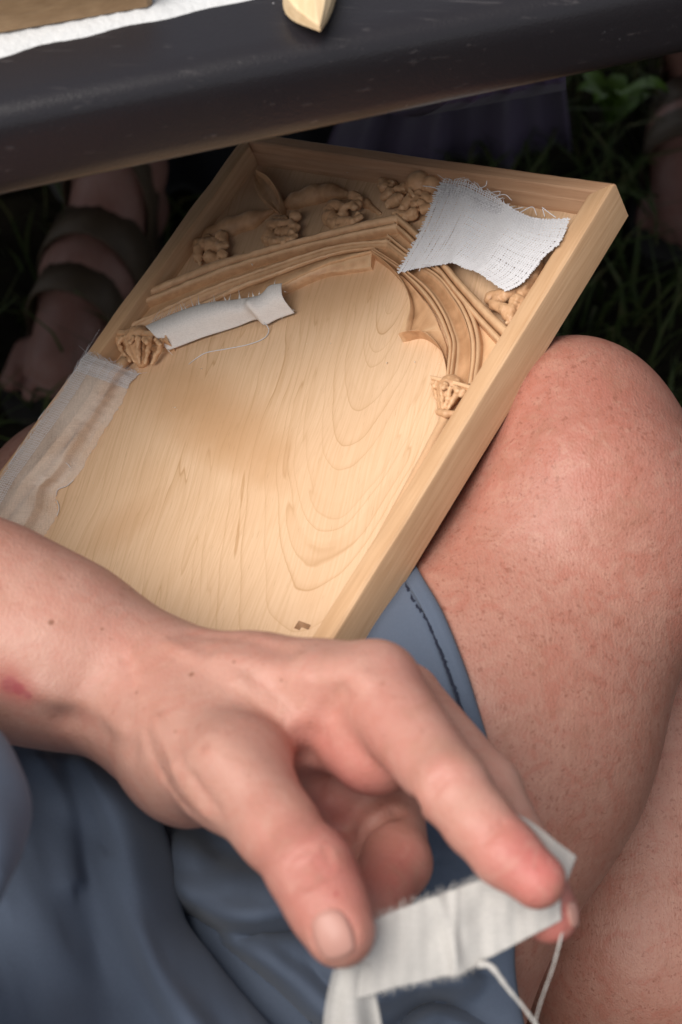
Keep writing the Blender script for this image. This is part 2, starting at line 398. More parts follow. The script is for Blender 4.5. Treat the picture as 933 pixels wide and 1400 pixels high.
def table_plastic():
    t = NT('black_table_plastic'); o = t.tc.outputs['Object']
    n = t.noise(o, 30, 4); grain = t.noise(o, 900, 2)
    scr = t.math('MAXIMUM', t.sm(t.noise(t.mapping(o, rot=(0, 0, 0.3), scale=(16, 260, 260)), 1, 3, .6), .62, .80), t.math('MULTIPLY', t.sm(t.noise(t.mapping(o, rot=(.3, 0.2, 0.9), scale=(70, 500, 500)), 1, 3, .6), .66, .80), .7))
    spk = t.math('MULTIPLY', t.sm(t.voro(o, 240), .16, .05), t.sm(t.noise(o, 16, 2), .58, .66))
    c = t.mix(t.math('MULTIPLY', n, 0.6), g(.019, .017, .021), g(.011, .010, .012))
    c = t.mix(t.math('MULTIPLY', scr, .28), c, g(.20, .18, .18))
    c = t.mix(t.math('MULTIPLY', spk, .8), c, g(.42, .42, .45))
    t.base(c, t.math('ADD', .27, t.math('MULTIPLY', n, .20)), t.bump(t.math('ADD', grain, t.math('MULTIPLY', scr, .8)), .25, .0006), Specular_IOR_Level=0.5)
    return t.m

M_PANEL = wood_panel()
M_RAILY = wood_straight('limewood_rail_long', 'y'); M_RAILX = wood_straight('limewood_rail_cross', 'x', base=(.56, .345, .215), dark=(.37, .195, .105))
M_CARVE = wood_carved()
M_SKIN = skin('skin', hair=0.0, freck=0.6)
M_LEG = skin('leg_skin', base=(.40, .195, .145), red=(.40, .115, .092), hair=1.0, freck=1.0, sss=.05, spots=((120, .22, .52, .42), (190, .26, .46, .55), (330, .28, .43, .60), (600, .30, .42, .45)), mott=1.0)
M_NAIL = plain('nail', (.54, .285, .235), 0.42, 30, .12, .05, .0003, .35)
M_BLUE = cloth('blue_grey_cotton', (.090, .114, .162)); M_SHIRT = cloth('blue_grey_shirt_cotton', (.098, .126, .182))
M_THREAD = plain('dark_thread', (.012, .016, .035), .8)
M_GAUZE = plain('white_cotton_thread', (.66, .655, .68), .85, 300, .12, .2, .0002, .2)
M_GAUZE_STRIP = gauze_mat('white_gauze_cloth', (.80, .77, .75), 0.90, .8, .16)
M_GAUZE_WET = gauze_mat('wet_gauze_cloth', (.88, .75, .65), 0.52, .42, .30)
M_GAUZE_HAND = gauze_mat('held_gauze_cloth', (.66, .64, .61), 0.68, .9, .25)
M_TABLE = table_plastic()
M_PAPER = plain('white_paper_towel', (.60, .61, .62), .9, 260, .10, .6, .0015, .2)
M_BLOCK = wood_straight('oak_block', 'x', base=(.36, .235, .13), dark=(.22, .13, .065)); M_BLADE = wood_straight('pale_wood_blade', 'y', base=(.78, .60, .38), dark=(.55, .36, .18))
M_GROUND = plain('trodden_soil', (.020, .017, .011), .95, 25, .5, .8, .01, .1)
def grass_mat():
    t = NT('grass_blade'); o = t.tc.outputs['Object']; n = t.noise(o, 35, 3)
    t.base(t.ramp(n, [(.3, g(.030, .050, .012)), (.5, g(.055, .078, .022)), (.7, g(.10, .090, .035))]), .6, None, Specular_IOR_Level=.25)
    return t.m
M_GRASS = grass_mat(); M_LEAF = plain('weed_leaf', (.10, .19, .02), .5, 60, .3)
M_SANDAL = plain('brown_sandal_leather', (.075, .050, .030), .6, 70, .35); M_SOLE = plain('dark_sole_rubber', (.02, .018, .016), .8)
M_PURPLE = cloth('purple_skirt_cloth', (.085, .060, .120)); M_BLOCKER = cloth('black_blocker_cloth', (.012, .012, .016)); M_STEEL = plain('steel_leg_paint', (.35, .37, .42), .35, 40, .2, .1, .001, .5, .6)
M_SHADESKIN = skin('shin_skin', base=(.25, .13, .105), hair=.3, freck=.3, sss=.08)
M_CANOPY = plain('dark_canopy_cloth', (.06, .06, .07), .9)
M_DUST = plain('wood_dust', (.85, .78, .66), .9)

# ------------------------------------------------------------------ ground and table
def ground():
    n = 90
    x = np.linspace(-1, 1, n); s = np.sign(x)*np.abs(x)**3*40
    X, Y = np.meshgrid(s, s+1.5, indexing='ij'); Z = 0.012*noise(np.stack([X, Y, 0*X], -1), 3.0, 4)
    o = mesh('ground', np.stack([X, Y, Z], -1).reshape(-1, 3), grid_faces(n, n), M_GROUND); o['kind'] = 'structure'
    o['label'] = 'dark trodden soil of the lawn under the table'
ground()
def grass():
    mb = MB(); V = []; Fc = []; n = 0
    N = 9000
    xs = RNG.uniform(-0.75, 0.95, N); ys = RNG.uniform(0.75, 2.6, N)
    keep = (xs > 0.12) | (RNG.random(N) < 0.35)
    for x, y in zip(xs[keep], ys[keep]):
        h = random.uniform(.04, .13); a = random.uniform(0, 6.28); b = random.uniform(0, 6.28); w = random.uniform(.0015, .0035); le = random.uniform(.3, 1.1)*h
        dx, dy = math.cos(a)*w, math.sin(a)*w; lx, ly = math.cos(b)*le, math.sin(b)*le
        V += [(x-dx, y-dy, 0), (x+dx, y+dy, 0), (x+lx*.35-dx*.8, y+ly*.35-dy*.8, h*.6), (x+lx*.35+dx*.8, y+ly*.35+dy*.8, h*.6), (x+lx, y+ly, h*.92)]
        Fc += [(n, n+1, n+3, n+2), (n+2, n+3, n+4)]; n += 5
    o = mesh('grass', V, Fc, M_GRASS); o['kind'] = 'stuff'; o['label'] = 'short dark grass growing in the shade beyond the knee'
grass()

TZ = 0.742
def on_plane(px, py, z):       # photo pixel -> horizontal plane at height z
    d = cam2world(C(px, py, 1.0))-np.array([0, 0, H]); s = (z-H)/d[2]
    return np.array([0, 0, H])+d*s
e0 = on_plane(0, 272, TZ-.038); e1 = on_plane(933, 76, TZ-.038)
TD = (e1-e0)/np.linalg.norm(e1-e0); TN = np.array([-TD[1], TD[0], 0])     # along the front edge / away from the camera
TO = e0
def tpt(a, b, z): return TO+TD*a+TN*b+np.array([0, 0, z-TO[2]])
def tuv(px, py, z):
    q = on_plane(px, py, z)-TO; return q@TD, q@TN
table = thing('folding_table', 'black plastic folding table with thick rounded edge above the panel', 'table', tuple(tpt(.3, .35, 0)))
def tabletop():
    # cross-section of the moulded slab: top, rolled front lip, underside
    prof = [(.95, TZ), (.30, TZ), (.06, TZ), (.014, TZ), (.0085, TZ-.0004), (.0050, TZ-.0016), (.0022, TZ-.0042), (.0006, TZ-.0085), (0, TZ-.0140), (0, TZ-.030), (.0008, TZ-.0350), (.0030, TZ-.0382), (.007, TZ-.040), (.014, TZ-.0395), (.02, TZ-.036), (.024, TZ-.028), (.40, TZ-.028), (.95, TZ-.028)]
    prof = np.array(prof); n = 70; a = np.linspace(-1.3, 1.0, n)
    G = np.stack([np.array([tpt(x, b, z) for b, z in prof]) for x in a])
    G[:, :, 2] += 0.0006*noise(G, 9, 2); G[:, 7:11] -= TN*(0.0007*noise(G[:, 7:11], 14, 5))[..., None]
    f = grid_faces(n, len(prof), 0, True)+[tuple(range(len(prof))), tuple((n-1)*len(prof)+k for k in range(len(prof)))[::-1]]
    mesh('tabletop', G.reshape(-1, 3), f, M_TABLE, table, sharp=35)
    for x in (-1.15, .88):
        mb = MB(); mb.tube([tpt(x, .60, TZ-.03), tpt(x, .60, .4), tpt(x, .60, 0)], .013, 10); mb.build('leg', M_STEEL, table)
        mb = MB(); mb.tube([tpt(x, .22, TZ-.03), tpt(x, .30, .4), tpt(x, .34, 0)], .013, 10); mb.build('leg', M_STEEL, table)
tabletop()
def flat_on_table(name, pts_px, h, mat, label, cat, z0=None, lean=0.0, sub=1, bevel=.002):
    z0 = TZ if z0 is None else z0
    p = [on_plane(x, y, z0+h) for x, y in pts_px]; c = np.mean(p, 0)
    top = np.array(p); bot = top.copy(); bot[:, 2] = z0+.0008
    n = len(p)
    v = np.vstack([bot, top-np.array([0, 0, bevel]), top+(c-top)*min(.3, bevel/np.linalg.norm(top-c, axis=1).mean())])
    f = [tuple((k*n+i, k*n+(i+1) % n, (k+1)*n+(i+1) % n, (k+1)*n+i)) for k in (0, 1) for i in range(n)]+[tuple(2*n+i for i in range(n)), tuple(range(n))[::-1]]
    o = mesh(name, v-np.array([c[0], c[1], z0]), f, mat, smooth=False); o.location = (c[0], c[1], z0)
    o['label'] = label; o['category'] = cat
    return o
def paper():
    nx, ny = 160, 60
    pa, pb = np.array(tuv(0, 78, TZ)), np.array(tuv(345, 0, TZ)); ed = (pb-pa)/np.linalg.norm(pb-pa); pn = np.array([-ed[1], ed[0]])
    org = pa-ed*.25
    A, B = np.meshgrid(np.linspace(0, .56, nx), np.linspace(0, .30, ny)**1.0, indexing='ij')
    B = B+.0012*noise(np.stack([A, A*0, B*0], -1), 60, 3)
    Z = .0016+.0007*np.sin(A*900)*np.sin(B*900)+.0006*noise(np.stack([A, B, 0*A], -1), 30, 3)**2
    Z[:, 0] = .0002
    uvp = org+A[..., None]*ed+B[..., None]*pn
    Gp = np.array([[tpt(*uvp[i, j], TZ+Z[i, j]) for j in range(ny)] for i in range(nx)])
    c = Gp.reshape(-1, 3).mean(0); c[2] = TZ
    o = mesh('paper_towel', Gp.reshape(-1, 3)-c, grid_faces(nx, ny), M_PAPER); o.location = c
    o['label'] = 'white textured paper towel spread on the black table'; o['category'] = 'paper towel'
paper()
flat_on_table('wood_block', [(-120, 10), (-40, -4), (90, -26), (196, -44), (203, -48), (208, -120), (-120, -120)], .018, M_BLOCK, 'brown wooden block lying on the white paper towel', 'wood block', z0=TZ+.002)
def blade():
    # pointed carving blank: a leaf outline with a ridge, cut back to a thin end
    L = [(388, -50), (386, -22), (391, -6), (404, 12), (436, 36)]; Rr = [(466, -50), (458, -22), (453, -6), (448, 12), (438, 37)]
    hz = TZ+.011
    a = cr([on_plane(x, y, hz) for x, y in L], 14); b = cr([on_plane(x, y, hz) for x, y in Rr], 14)
    rows = []
    for k in range(14):
        e = min(1, (13-k)/7.0)*.75+.25; p, q = a[k], b[k]; m = p*.38+q*.62
        lo = np.array([0, 0, -.0095*e]); hi = np.array([0, 0, .0012*e]); ins = .12
        rows.append([p+lo*.9, p*(1-.02)+q*.02, p*(1-ins)+q*ins+hi, m+hi*1.8, q*(1-ins)+p*ins+hi, q-np.array([0, 0, .002]), q+lo*.9])
    G = np.array(rows); v = G.reshape(-1, 3); c = v.mean(0); c[2] = TZ+.001
    f = grid_faces(14, 7, 0, True)+[tuple(range(7))[::-1], tuple(13*7+k for k in range(7))]
    o = mesh('wooden_blade', v-c, f, M_BLADE, smooth=False); o.location = c
    o['label'] = 'pale pointed wooden blade lying by the table edge'; o['category'] = 'wooden blade'
blade()

# ------------------------------------------------------------------ the carved panel
panel = thing('carved_panel', 'pale wooden panel carved with a gothic arch, resting across the lap', 'carved panel', matrix=BM)
def rail(side):
    if side == 'top':
        prof = [(.0, -BTH), (0, -.0015), (.0004, -.0005), (.0012, 0), (.0062, 0), (.0072, -.0006), (.0082, -.0030), (.0090, -.0046), (.0096, -.0050), (.0102, -.0066), (.0118, -.0090), (.0124, -.0118), (.0124, -BTH)]
    else:
        prof = [(.0, -BTH), (0, -.0022), (.0005, -.0009), (.0016, -.0001), (.0085, 0), (.0096, -.0005), (.0100, -.0016), (.0106, -.0118), (.0106, -BTH)]
    n = 90; rows = []
    for k in range(n):
        t = k/(n-1); r = []
        for o, h in prof:
            if side == 'top': p = (o+(BW-2*o)*t, -o, h)
            elif side == 'left': p = (o, -(o+(BL-o)*t), h)
            else: p = (BW-o, -(o+(BL-o)*t), h)
            r.append(p)
        rows.append(r)
    G = np.array(rows)
    w = noise(G, 30, 7)*.00022+noise(G, 130, 8)*.00010
    G[..., 2] += w*(G[..., 2] > -.02); 
    ax = 1 if side == 'top' else 0; G[..., ax] += noise(G, 26, 9)*.00025
    if side == 'left':          # knife-worn upper edge
        G[..., 0] += np.where(G[..., 2] > -.002, .0004*noise(G, 55, 12), 0)
    m = len(prof); f = grid_faces(n, m, 0, True)+[tuple(range(m)), tuple((n-1)*m+k for k in range(m))[::-1]]
    mesh('rail', G.reshape(-1, 3), f, M_RAILX if side == 'top' else M_RAILY, panel, local=True, sharp=28)
for s_ in ('top', 'left', 'right'): rail(s_)
def board():
    nu, nv = 270, 340
    U, Vv = np.meshgrid(np.linspace(.0104, BW-.0104, nu), np.linspace(.0122, BL-.0004, nv), indexing='ij')
    Pn = np.stack([U, -Vv, 0*U], -1)
    hh = BFL+.00025*noise(Pn, 40, 1)+.00012*noise(Pn*np.array([1, .3, 1]), 220, 2)
    spand = np.clip((.075-Vv)/.03, 0, 1)
    hh += spand*(.0004*noise(Pn, 120, 3))
    a, b = bp(411, 859, BFL), bp(428, 869, BFL)
    du, dv = U-a[0], -Vv-a[1]
    q = bp(415, 857, BFL); uu = U-q[0]; vv = -Vv-q[1]
    notch = ((np.abs(uu) < .0030) & (np.abs(vv) < .0017) & ~((uu > -.0012) & (vv < -.0003)))
    hh[notch] -= .009
    G = np.stack([U, -Vv, hh], -1); v = G.reshape(-1, 3); f = grid_faces(nu, nv)
    f = [tuple(reversed(x)) for x in f]
    rim = [i*nv for i in range(nu)]+[(nu-1)*nv+j for j in range(1, nv)]+[i*nv+nv-1 for i in range(nu-2, -1, -1)]+[j for j in range(nv-2, 0, -1)]
    low = v[rim].copy(); low[:, 2] = -BTH+.0006; k0 = len(v); v = np.vstack([v, low]); R = len(rim)
    f += [(rim[i], rim[(i+1) % R], k0+(i+1) % R, k0+i) for i in range(R)]+[tuple(k0+i for i in range(R))]
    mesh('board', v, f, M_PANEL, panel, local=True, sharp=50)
board()

def bpath(pts, h, n=60): return cr([bp(x, y, h) for x, y in pts], n)
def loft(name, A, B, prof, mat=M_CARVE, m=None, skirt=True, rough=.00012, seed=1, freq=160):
    """solid moulding between two edge curves; prof = [(t, height)] across"""
    prof = np.array(prof); n = len(A); rows = []
    for k in range(n):
        r = [np.array([A[k][0], A[k][1], BFL-.0006])] if skirt else []
        for t, h in prof:
            p = A[k]*(1-t)+B[k]*t; r.append(np.array([p[0], p[1], h]))
        if skirt: r.append(np.array([B[k][0], B[k][1], BFL-.0006]))
        rows.append(r)
    G = np.array(rows); up = G[..., 2] > BFL
    d = noise(G, freq, seed)*rough+noise(G, 45, seed+3)*.00035
    G[..., 2] += np.where(up, d, 0); G[..., 0] += np.where(up, .0002*noise(G, 90, seed+5), 0)
    mm = G.shape[1]; f = grid_faces(n, mm)+[tuple(range(mm))[::-1], tuple((n-1)*mm+k for k in range(mm))]
    # facing up
    v = G.reshape(-1, 3)
    q = f[mm//2]; nz = np.cross(v[q[1]]-v[q[0]], v[q[2]]-v[q[0]])[2]
    if nz < 0: f = [tuple(reversed(x)) for x in f]
    return mesh(name, v, f, mat, panel, local=True, sharp=38)
def bead(t0, t1, h0, h1, n=6):  # round-topped strip of a profile
    return [(t0+(t1-t0)*(0.5-0.5*math.cos(math.pi*i/n)), h0+(h1-h0)*math.sin(math.pi*i/n)) for i in range(n+1)]
h4 = -.004
# curves, from the apex outwards: right side then left side
FoR = bpath([(543, 290), (577, 320), (621, 370), (642, 393), (667, 419), (700, 450)], h4); FiR = bpath([(536, 306), (560, 328), (601, 374), (622, 401), (647, 431), (682, 470)], h4)
EoR = bpath([(530, 316), (562, 342), (604, 370), (628, 398), (646, 426), (655, 458), (655, 484), (650, 521)], h4); EiR = bpath([(524, 326), (556, 350), (594, 374), (614, 398), (630, 424), (640, 456), (641, 484), (637, 521)], h4)
DoR = bpath([(512, 338), (548, 362), (585, 390), (606, 420), (617, 446), (622, 470), (617, 519)], h4); DiR = bpath([(506, 341), (540, 363), (572, 394), (594, 425), (605, 450), (611, 474), (607, 519)], h4)
FoL = bpath([(546, 291), (495, 302), (400, 328), (300, 354), (224, 384), (192, 398)], h4); FiL = bpath([(542, 309), (495, 319), (415, 337), (320, 364), (212, 406), (186, 418)], h4)
EoL = bpath([(535, 318), (492, 322), (440, 332), (360, 357), (280, 386), (205, 420), (180, 432)], h4); EiL = bpath([(530, 328), (490, 330), (444, 338), (365, 364), (288, 392), (200, 432), (176, 443)], h4)
DoL = bpath([(512, 336), (470, 340), (430, 350), (370, 371), (305, 395), (220, 440), (185, 458)], h4); DiL = bpath([(506, 341), (474, 350), (440, 360), (385, 385), (330, 412), (222, 458), (195, 470)], h4)
for (Fo, Fi, Eo, Ei, Do, Di, sd_) in ((FoR, FiR, EoR, EiR, DoR, DiR, 1), (FoL, FiL, EoL, EiL, DoL, DiL, 21)):
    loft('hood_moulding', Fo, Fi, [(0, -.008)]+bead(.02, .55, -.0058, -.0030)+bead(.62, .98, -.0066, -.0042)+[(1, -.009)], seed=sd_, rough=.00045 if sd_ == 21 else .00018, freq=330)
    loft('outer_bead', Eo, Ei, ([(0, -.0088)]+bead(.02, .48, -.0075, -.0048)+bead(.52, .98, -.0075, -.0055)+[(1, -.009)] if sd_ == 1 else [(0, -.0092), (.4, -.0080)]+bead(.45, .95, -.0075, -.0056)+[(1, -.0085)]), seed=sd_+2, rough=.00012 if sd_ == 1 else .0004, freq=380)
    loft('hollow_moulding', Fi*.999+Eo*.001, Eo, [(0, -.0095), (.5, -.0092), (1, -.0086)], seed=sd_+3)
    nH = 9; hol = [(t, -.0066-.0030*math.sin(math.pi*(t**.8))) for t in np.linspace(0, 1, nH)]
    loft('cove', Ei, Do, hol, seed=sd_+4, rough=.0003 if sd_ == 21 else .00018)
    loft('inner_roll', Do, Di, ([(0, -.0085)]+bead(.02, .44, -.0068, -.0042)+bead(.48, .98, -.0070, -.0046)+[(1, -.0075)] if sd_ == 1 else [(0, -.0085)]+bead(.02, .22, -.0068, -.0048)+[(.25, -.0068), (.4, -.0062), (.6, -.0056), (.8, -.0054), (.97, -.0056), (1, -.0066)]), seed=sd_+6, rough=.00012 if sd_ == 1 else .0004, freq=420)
# intrados of the left arch (its lower face is chip-carved) and the cusped tracery on the right
inL = bpath([(508, 366), (474, 371), (440, 377), (388, 400), (335, 428), (230, 478)], -.0095)
loft('intrados', DiL*.98+inL*.02, inL, [(0, -.0066), (.3, -.0070), (.6, -.0078), (.97, -.0088), (1, -.0100)], seed=51, rough=.0006, freq=420)
cusp_out = bpath([(506, 343), (530, 361), (547, 381), (556, 402), (557, 424), (545, 457)], -.0055, 40); cusp_dn = bpath([(545, 457), (572, 452), (592, 464), (604, 480), (610, 500), (612, 520)], -.0055, 40)
edge_a = bpath([(508, 342), (530, 356), (556, 380), (576, 402), (590, 424), (598, 443)], -.0055, 40); edge_b = bpath([(598, 443), (603, 455), (607, 468), (609, 485), (611, 500), (614, 520)], -.0055, 40)
loft('cusp', edge_a, cusp_out, [(0, -.0092), (.1, -.0085), (.5, -.0082), (.74, -.0080), (.80, -.0060), (.86, -.0050), (.96, -.0048), (1, -.0060)], seed=61, rough=.0003)
loft('cusp', edge_b, cusp_dn, [(0, -.0092), (.1, -.0085), (.45, -.0082), (.60, -.0078), (.70, -.0058), (.80, -.0050), (.95, -.0048), (1, -.0062)], seed=66, rough=.0003)
def shaft(pts, r):
    p = cr([bp(x, y, -.0078) for x, y in pts], 30); mb = MB(); mb.tube(p, r, 12); mb.build('column_shaft', M_CARVE, panel, local=True)
shaft([(611, 566), (600, 590), (548, 684), (476, 812)], np.r_[np.full(6, .0024), np.linspace(.0022, .0012, 24)])
shaft([(172, 492), (128, 545), (70, 622), (-80, 812)], .0030)

def bx(px, py, h): return bp(px, py, h)
def blobs(name, prims, vox=.0005, k=.0007, rough=.0002, fr=300, mat=M_CARVE, pad=.004, ridged=-.00038):
    """carved lump: prims = list of chains [((px,py,h), r), ...] in photo pixels and panel height"""
    ch = [[(bx(*q), r) for q, r in c] for c in prims]
    allp = np.array([q for c in ch for q, r in c]); rr = max(r for c in ch for q, r in c)
    def F(p):
        d = None
        for c in ch:
            e = chain(p, c if len(c) > 1 else [c[0], (c[0][0]+np.array([1e-5, 0, 0]), c[0][1])], k)
            d = e if d is None else smin(d, e, k)
        if rough: d = d+rough*noise(p, fr, 5)+ridged*(np.abs(noise(p, 260, 6))*2.2-.7)+ridged*.6*(np.abs(noise(p*np.array([1, 1, .4]), 520, 8))*2-.6)
        return np.maximum(d, (BFL-.001)-p[:, 2])
    V, Q = polygonise(F, allp.min(0)-rr-pad, allp.max(0)+rr+pad, vox)
    return mesh(name, V, Q, mat, panel, local=True)
B0 = BFL
# crouching figures that sit as crockets on the hood
blobs('crocket_figure', [[((372, 312, -.008), 0.0040), ((369, 325, -.008), 0.0044), ((376, 333, -.008), 0.0046)], [((371, 308, -.006), 0.0033), ((385, 306, -.0042), 0.0024), ((397, 304, -.004), 0.0020), ((402, 309, -.004), 0.0022)],
    [((403, 296, -.0045), 0.0033)], [((376, 303, -.008), 0.0035), ((390, 300, -.0065), 0.0024)], [((374, 331, -.0055), 0.0029), ((392, 329, -.0045), 0.0024)], [((389, 332, -.004), 0.0021), ((391, 327, -.0045), 0.0018)], [((399, 328, -.0045), 0.0022), ((404, 324, -.005), 0.0018)],
    [((384, 318, -.0065), 0.0033), ((398, 316, -.0055), 0.0026)], [((406, 311, -.005), 0.0020), ((400, 318, -.0045), 0.0022)]])
blobs('crocket_figure', [[((455, 283, -.007), 0.0040), ((452, 297, -.008), 0.0044), ((462, 307, -.008), 0.0044)], [((458, 280, -.0055), 0.0031), ((472, 283, -.004), 0.0022), ((482, 279, -.004), 0.0020)], [((483, 268, -.005), 0.0028), ((491, 272, -.0055), 0.0024)],
    [((484, 284, -.0045), 0.0022), ((490, 280, -.006), 0.0020)], [((466, 304, -.0055), 0.0029), ((482, 303, -.0045), 0.0024), ((492, 298, -.005), 0.0020)], [((490, 294, -.005), 0.0021)], [((470, 293, -.007), 0.0031)], [((476, 309, -.0055), 0.0021), ((462, 313, -.006), 0.0020)]])
blobs('crocket_figure', [[((275, 336, -.008), 0.0044), ((290, 335, -.0075), 0.0046), ((300, 338, -.0075), 0.0040)], [((272, 340, -.006), 0.0029), ((271, 352, -.007), 0.0024), ((274, 360, -.008), 0.0014)], [((303, 322, -.005), 0.0031), ((306, 331, -.006), 0.0024)],
    [((302, 338, -.005), 0.0026), ((309, 336, -.0055), 0.0020)], [((304, 347, -.005), 0.0029), ((308, 351, -.0055), 0.0020)], [((307, 357, -.006), 0.0020)], [((287, 352, -.008), 0.0037), ((300, 356, -.0085), 0.0029)], [((284, 326, -.0075), 0.0029)]])
fin = [[((527, 257, -.006), .0032), ((523, 250, -.006), .0026)], [((533, 265, -.006), .0030), ((525, 270, -.0065), .0022)], [((545, 272, -.006), .0034), ((532, 279, -.007), .0024)], [((558, 276, -.005), .0030), ((548, 290, -.006), .0024)],
       [((572, 266, -.005), .0026), ((567, 280, -.005), .0022)], [((582, 268, -.005), .0024), ((588, 275, -.005), .0020)], [((594, 272, -.0055), .0024)], [((565, 292, -.006), .0030), ((556, 296, -.006), .0026), ((541, 292, -.0065), .0022)], [((553, 258, -.006), .0028), ((544, 258, -.005), .0018)],
       [((580, 286, -.0055), .0026), ((590, 284, -.0055), .0022)], [((560, 268, -.0042), .0018), ((566, 262, -.0048), .0016)], [((575, 277, -.004), .0016), ((582, 280, -.0045), .0014)], [((536, 252, -.0065), .0026)]]
blobs('finial', fin, k=.0008)
blobs('finial_bud', [[((573, 252, -.0055), .0068)], [((563, 246, -.0035), .0010), ((561, 260, -.0022), .0010), ((566, 268, -.003), .0010)], [((583, 244, -.0038), .0010), ((584, 256, -.0026), .0010)], [((590, 255, -.006), .0055)]], rough=.0001, ridged=-.0001)
blobs('crocket_leaf', [[((672, 408, -.007), .0034), ((690, 405, -.006), .0030), ((705, 398, -.007), .0030)], [((676, 416, -.0065), .0028), ((690, 424, -.006), .0026), ((694, 434, -.007), .0022)], [((706, 410, -.006), .0026), ((700, 425, -.006), .0022), ((697, 440, -.007), .0018)],
    [((715, 400, -.007), .0034), ((722, 388, -.007), .0032), ((735, 372, -.008), .0030)], [((730, 378, -.0055), .0024), ((738, 362, -.006), .0020)], [((714, 412, -.008), .0032), ((712, 424, -.008), .0026)]])
# pods and the sail-like corner leaf in the left spandrel
def flat_pod(pts, h, rad, name='leaf_pod'):
    blobs(name, [[((x, y, h), r) for (x, y), r in zip(pts, rad)]], rough=.00016, k=.003, ridged=-.00012)
flat_pod([(272, 336), (290, 322), (315, 312), (345, 302), (372, 289)], -.0105, [.0012, .0042, .0056, .0052, .0016])
flat_pod([(384, 284), (405, 275), (430, 267), (452, 264), (474, 266)], -.0105, [.0014, .0044, .0054, .0048, .0022])
flat_pod([(478, 268), (500, 278), (520, 292)], -.0112, [.0010, .0022, .0010])
La = bpath([(344, 236), (346, 250), (352, 264), (364, 278), (380, 289)], -.008, 30); Lb = bpath([(350, 232), (366, 240), (378, 255), (384, 272), (382, 288)], -.004, 30)
loft('corner_leaf', La, Lb, [(0, -.0108), (.10, -.0085), (.35, -.0092), (.7, -.0080), (.88, -.0052), (.95, -.0040), (1, -.0052)], seed=71)
# capitals: a bevelled abacus, a flared bell with leaf ribs, and a ring
def capital(aba, bell, ribs, ring, sd_):
    (a0, a1, b0, b1), h = aba
    loft('abacus', bpath([a0, ((a0[0]+a1[0])/2, (a0[1]+a1[1])/2-1), a1], h, 24), bpath([b0, ((b0[0]+b1[0])/2, (b0[1]+b1[1])/2-1), b1], h, 24), [(0, h-.002), (.06, h-.0004), (.2, h), (.55, h-.0002), (.62, h-.0009), (.95, h-.0010), (1, h-.002)], seed=sd_, rough=.0003, freq=300)
    blobs('capital', [bell]+ribs, k=.0006, rough=.0002, ridged=-.00035)
    if ring: blobs('necking', ring, k=.0008, rough=.0001, ridged=0)
capital((((588, 512), (645, 526), (590, 522), (643, 537)), -.0026), [((616, 531, -.0078), .0062), ((606, 560, -.0085), .0030)],
    [[((593, 524, -.0050), .0013), ((597, 540, -.0064), .0011), ((603, 557, -.0066), .0008)], [((604, 528, -.0030), .0013), ((605, 544, -.0042), .0011), ((606, 558, -.0054), .0008)], [((616, 531, -.0024), .0013), ((612, 546, -.0038), .0011), ((609, 558, -.0054), .0008)], [((628, 534, -.0028), .0013), ((619, 548, -.0042), .0011), ((612, 560, -.0058), .0008)],
     [((610, 527, -.0020), .0012), ((607, 531, -.0018), .0010)], [((622, 530, -.0020), .0012), ((626, 535, -.0018), .0010)], [((597, 523, -.0034), .0012), ((594, 528, -.0036), .0010)], [((634, 535, -.0028), .0013), ((630, 541, -.0034), .0010)]],
    [[((600, 563, -.0058), .0016), ((610, 566, -.0050), .0017), ((620, 566, -.0060), .0016)]], 81)
capital((((152, 450), (226, 452), (155, 461), (228, 464)), -.0016), [((190, 466, -.0072), .0080), ((194, 494, -.0090), .0036)],
    [[((160, 462, -.0040), .0016), ((166, 478, -.0060), .0013), ((178, 493, -.0078), .0010)], [((174, 462, -.0016), .0016), ((176, 478, -.0038), .0013), ((184, 494, -.0066), .0009)], [((190, 463, -.0008), .0016), ((189, 480, -.0034), .0013), ((191, 496, -.0064), .0009)], [((206, 464, -.0014), .0016), ((203, 480, -.0036), .0013), ((199, 496, -.0066), .0009)],
     [((220, 466, -.0030), .0018), ((218, 480, -.0050), .0014), ((208, 497, -.0076), .0010)], [((182, 462, -.0004), .0014), ((179, 468, -.0006), .0012)], [((198, 463, -.0004), .0014), ((201, 469, -.0006), .0012)], [((214, 465, -.0010), .0015), ((219, 471, -.0014), .0012)], [((167, 462, -.0018), .0014), ((163, 468, -.0022), .0012)]], None, 91)

# ------------------------------------------------------------------ gauze
def coons(top, bottom, left, right, na, nb):
    T, Bo = cr(top, na), cr(bottom, na); Lf, Rt = cr(left, nb), cr(right, nb)
    a = np.linspace(0, 1, na)[:, None, None]; b = np.linspace(0, 1, nb)[None, :, None]
    return (1-b)*T[:, None]+b*Bo[:, None]+(1-a)*Lf[None]+a*Rt[None]-((1-a)*(1-b)*T[0]+a*(1-b)*T[-1]+(1-a)*b*Bo[0]+a*b*Bo[-1])
def sheet_solid(name, G, mat, parent, thick=.0003, **k):
    n, m = G.shape[:2]
    du = np.gradient(G, axis=0); dv = np.gradient(G, axis=1); N = np.cross(du, dv); N /= np.linalg.norm(N, axis=2)[..., None]+1e-12
    o = mesh(name, G.reshape(-1, 3), grid_faces(n, m), mat, parent, **k)
    md = o.modifiers.new('thickness', 'SOLIDIFY'); md.thickness = thick; md.offset = 0
    return o
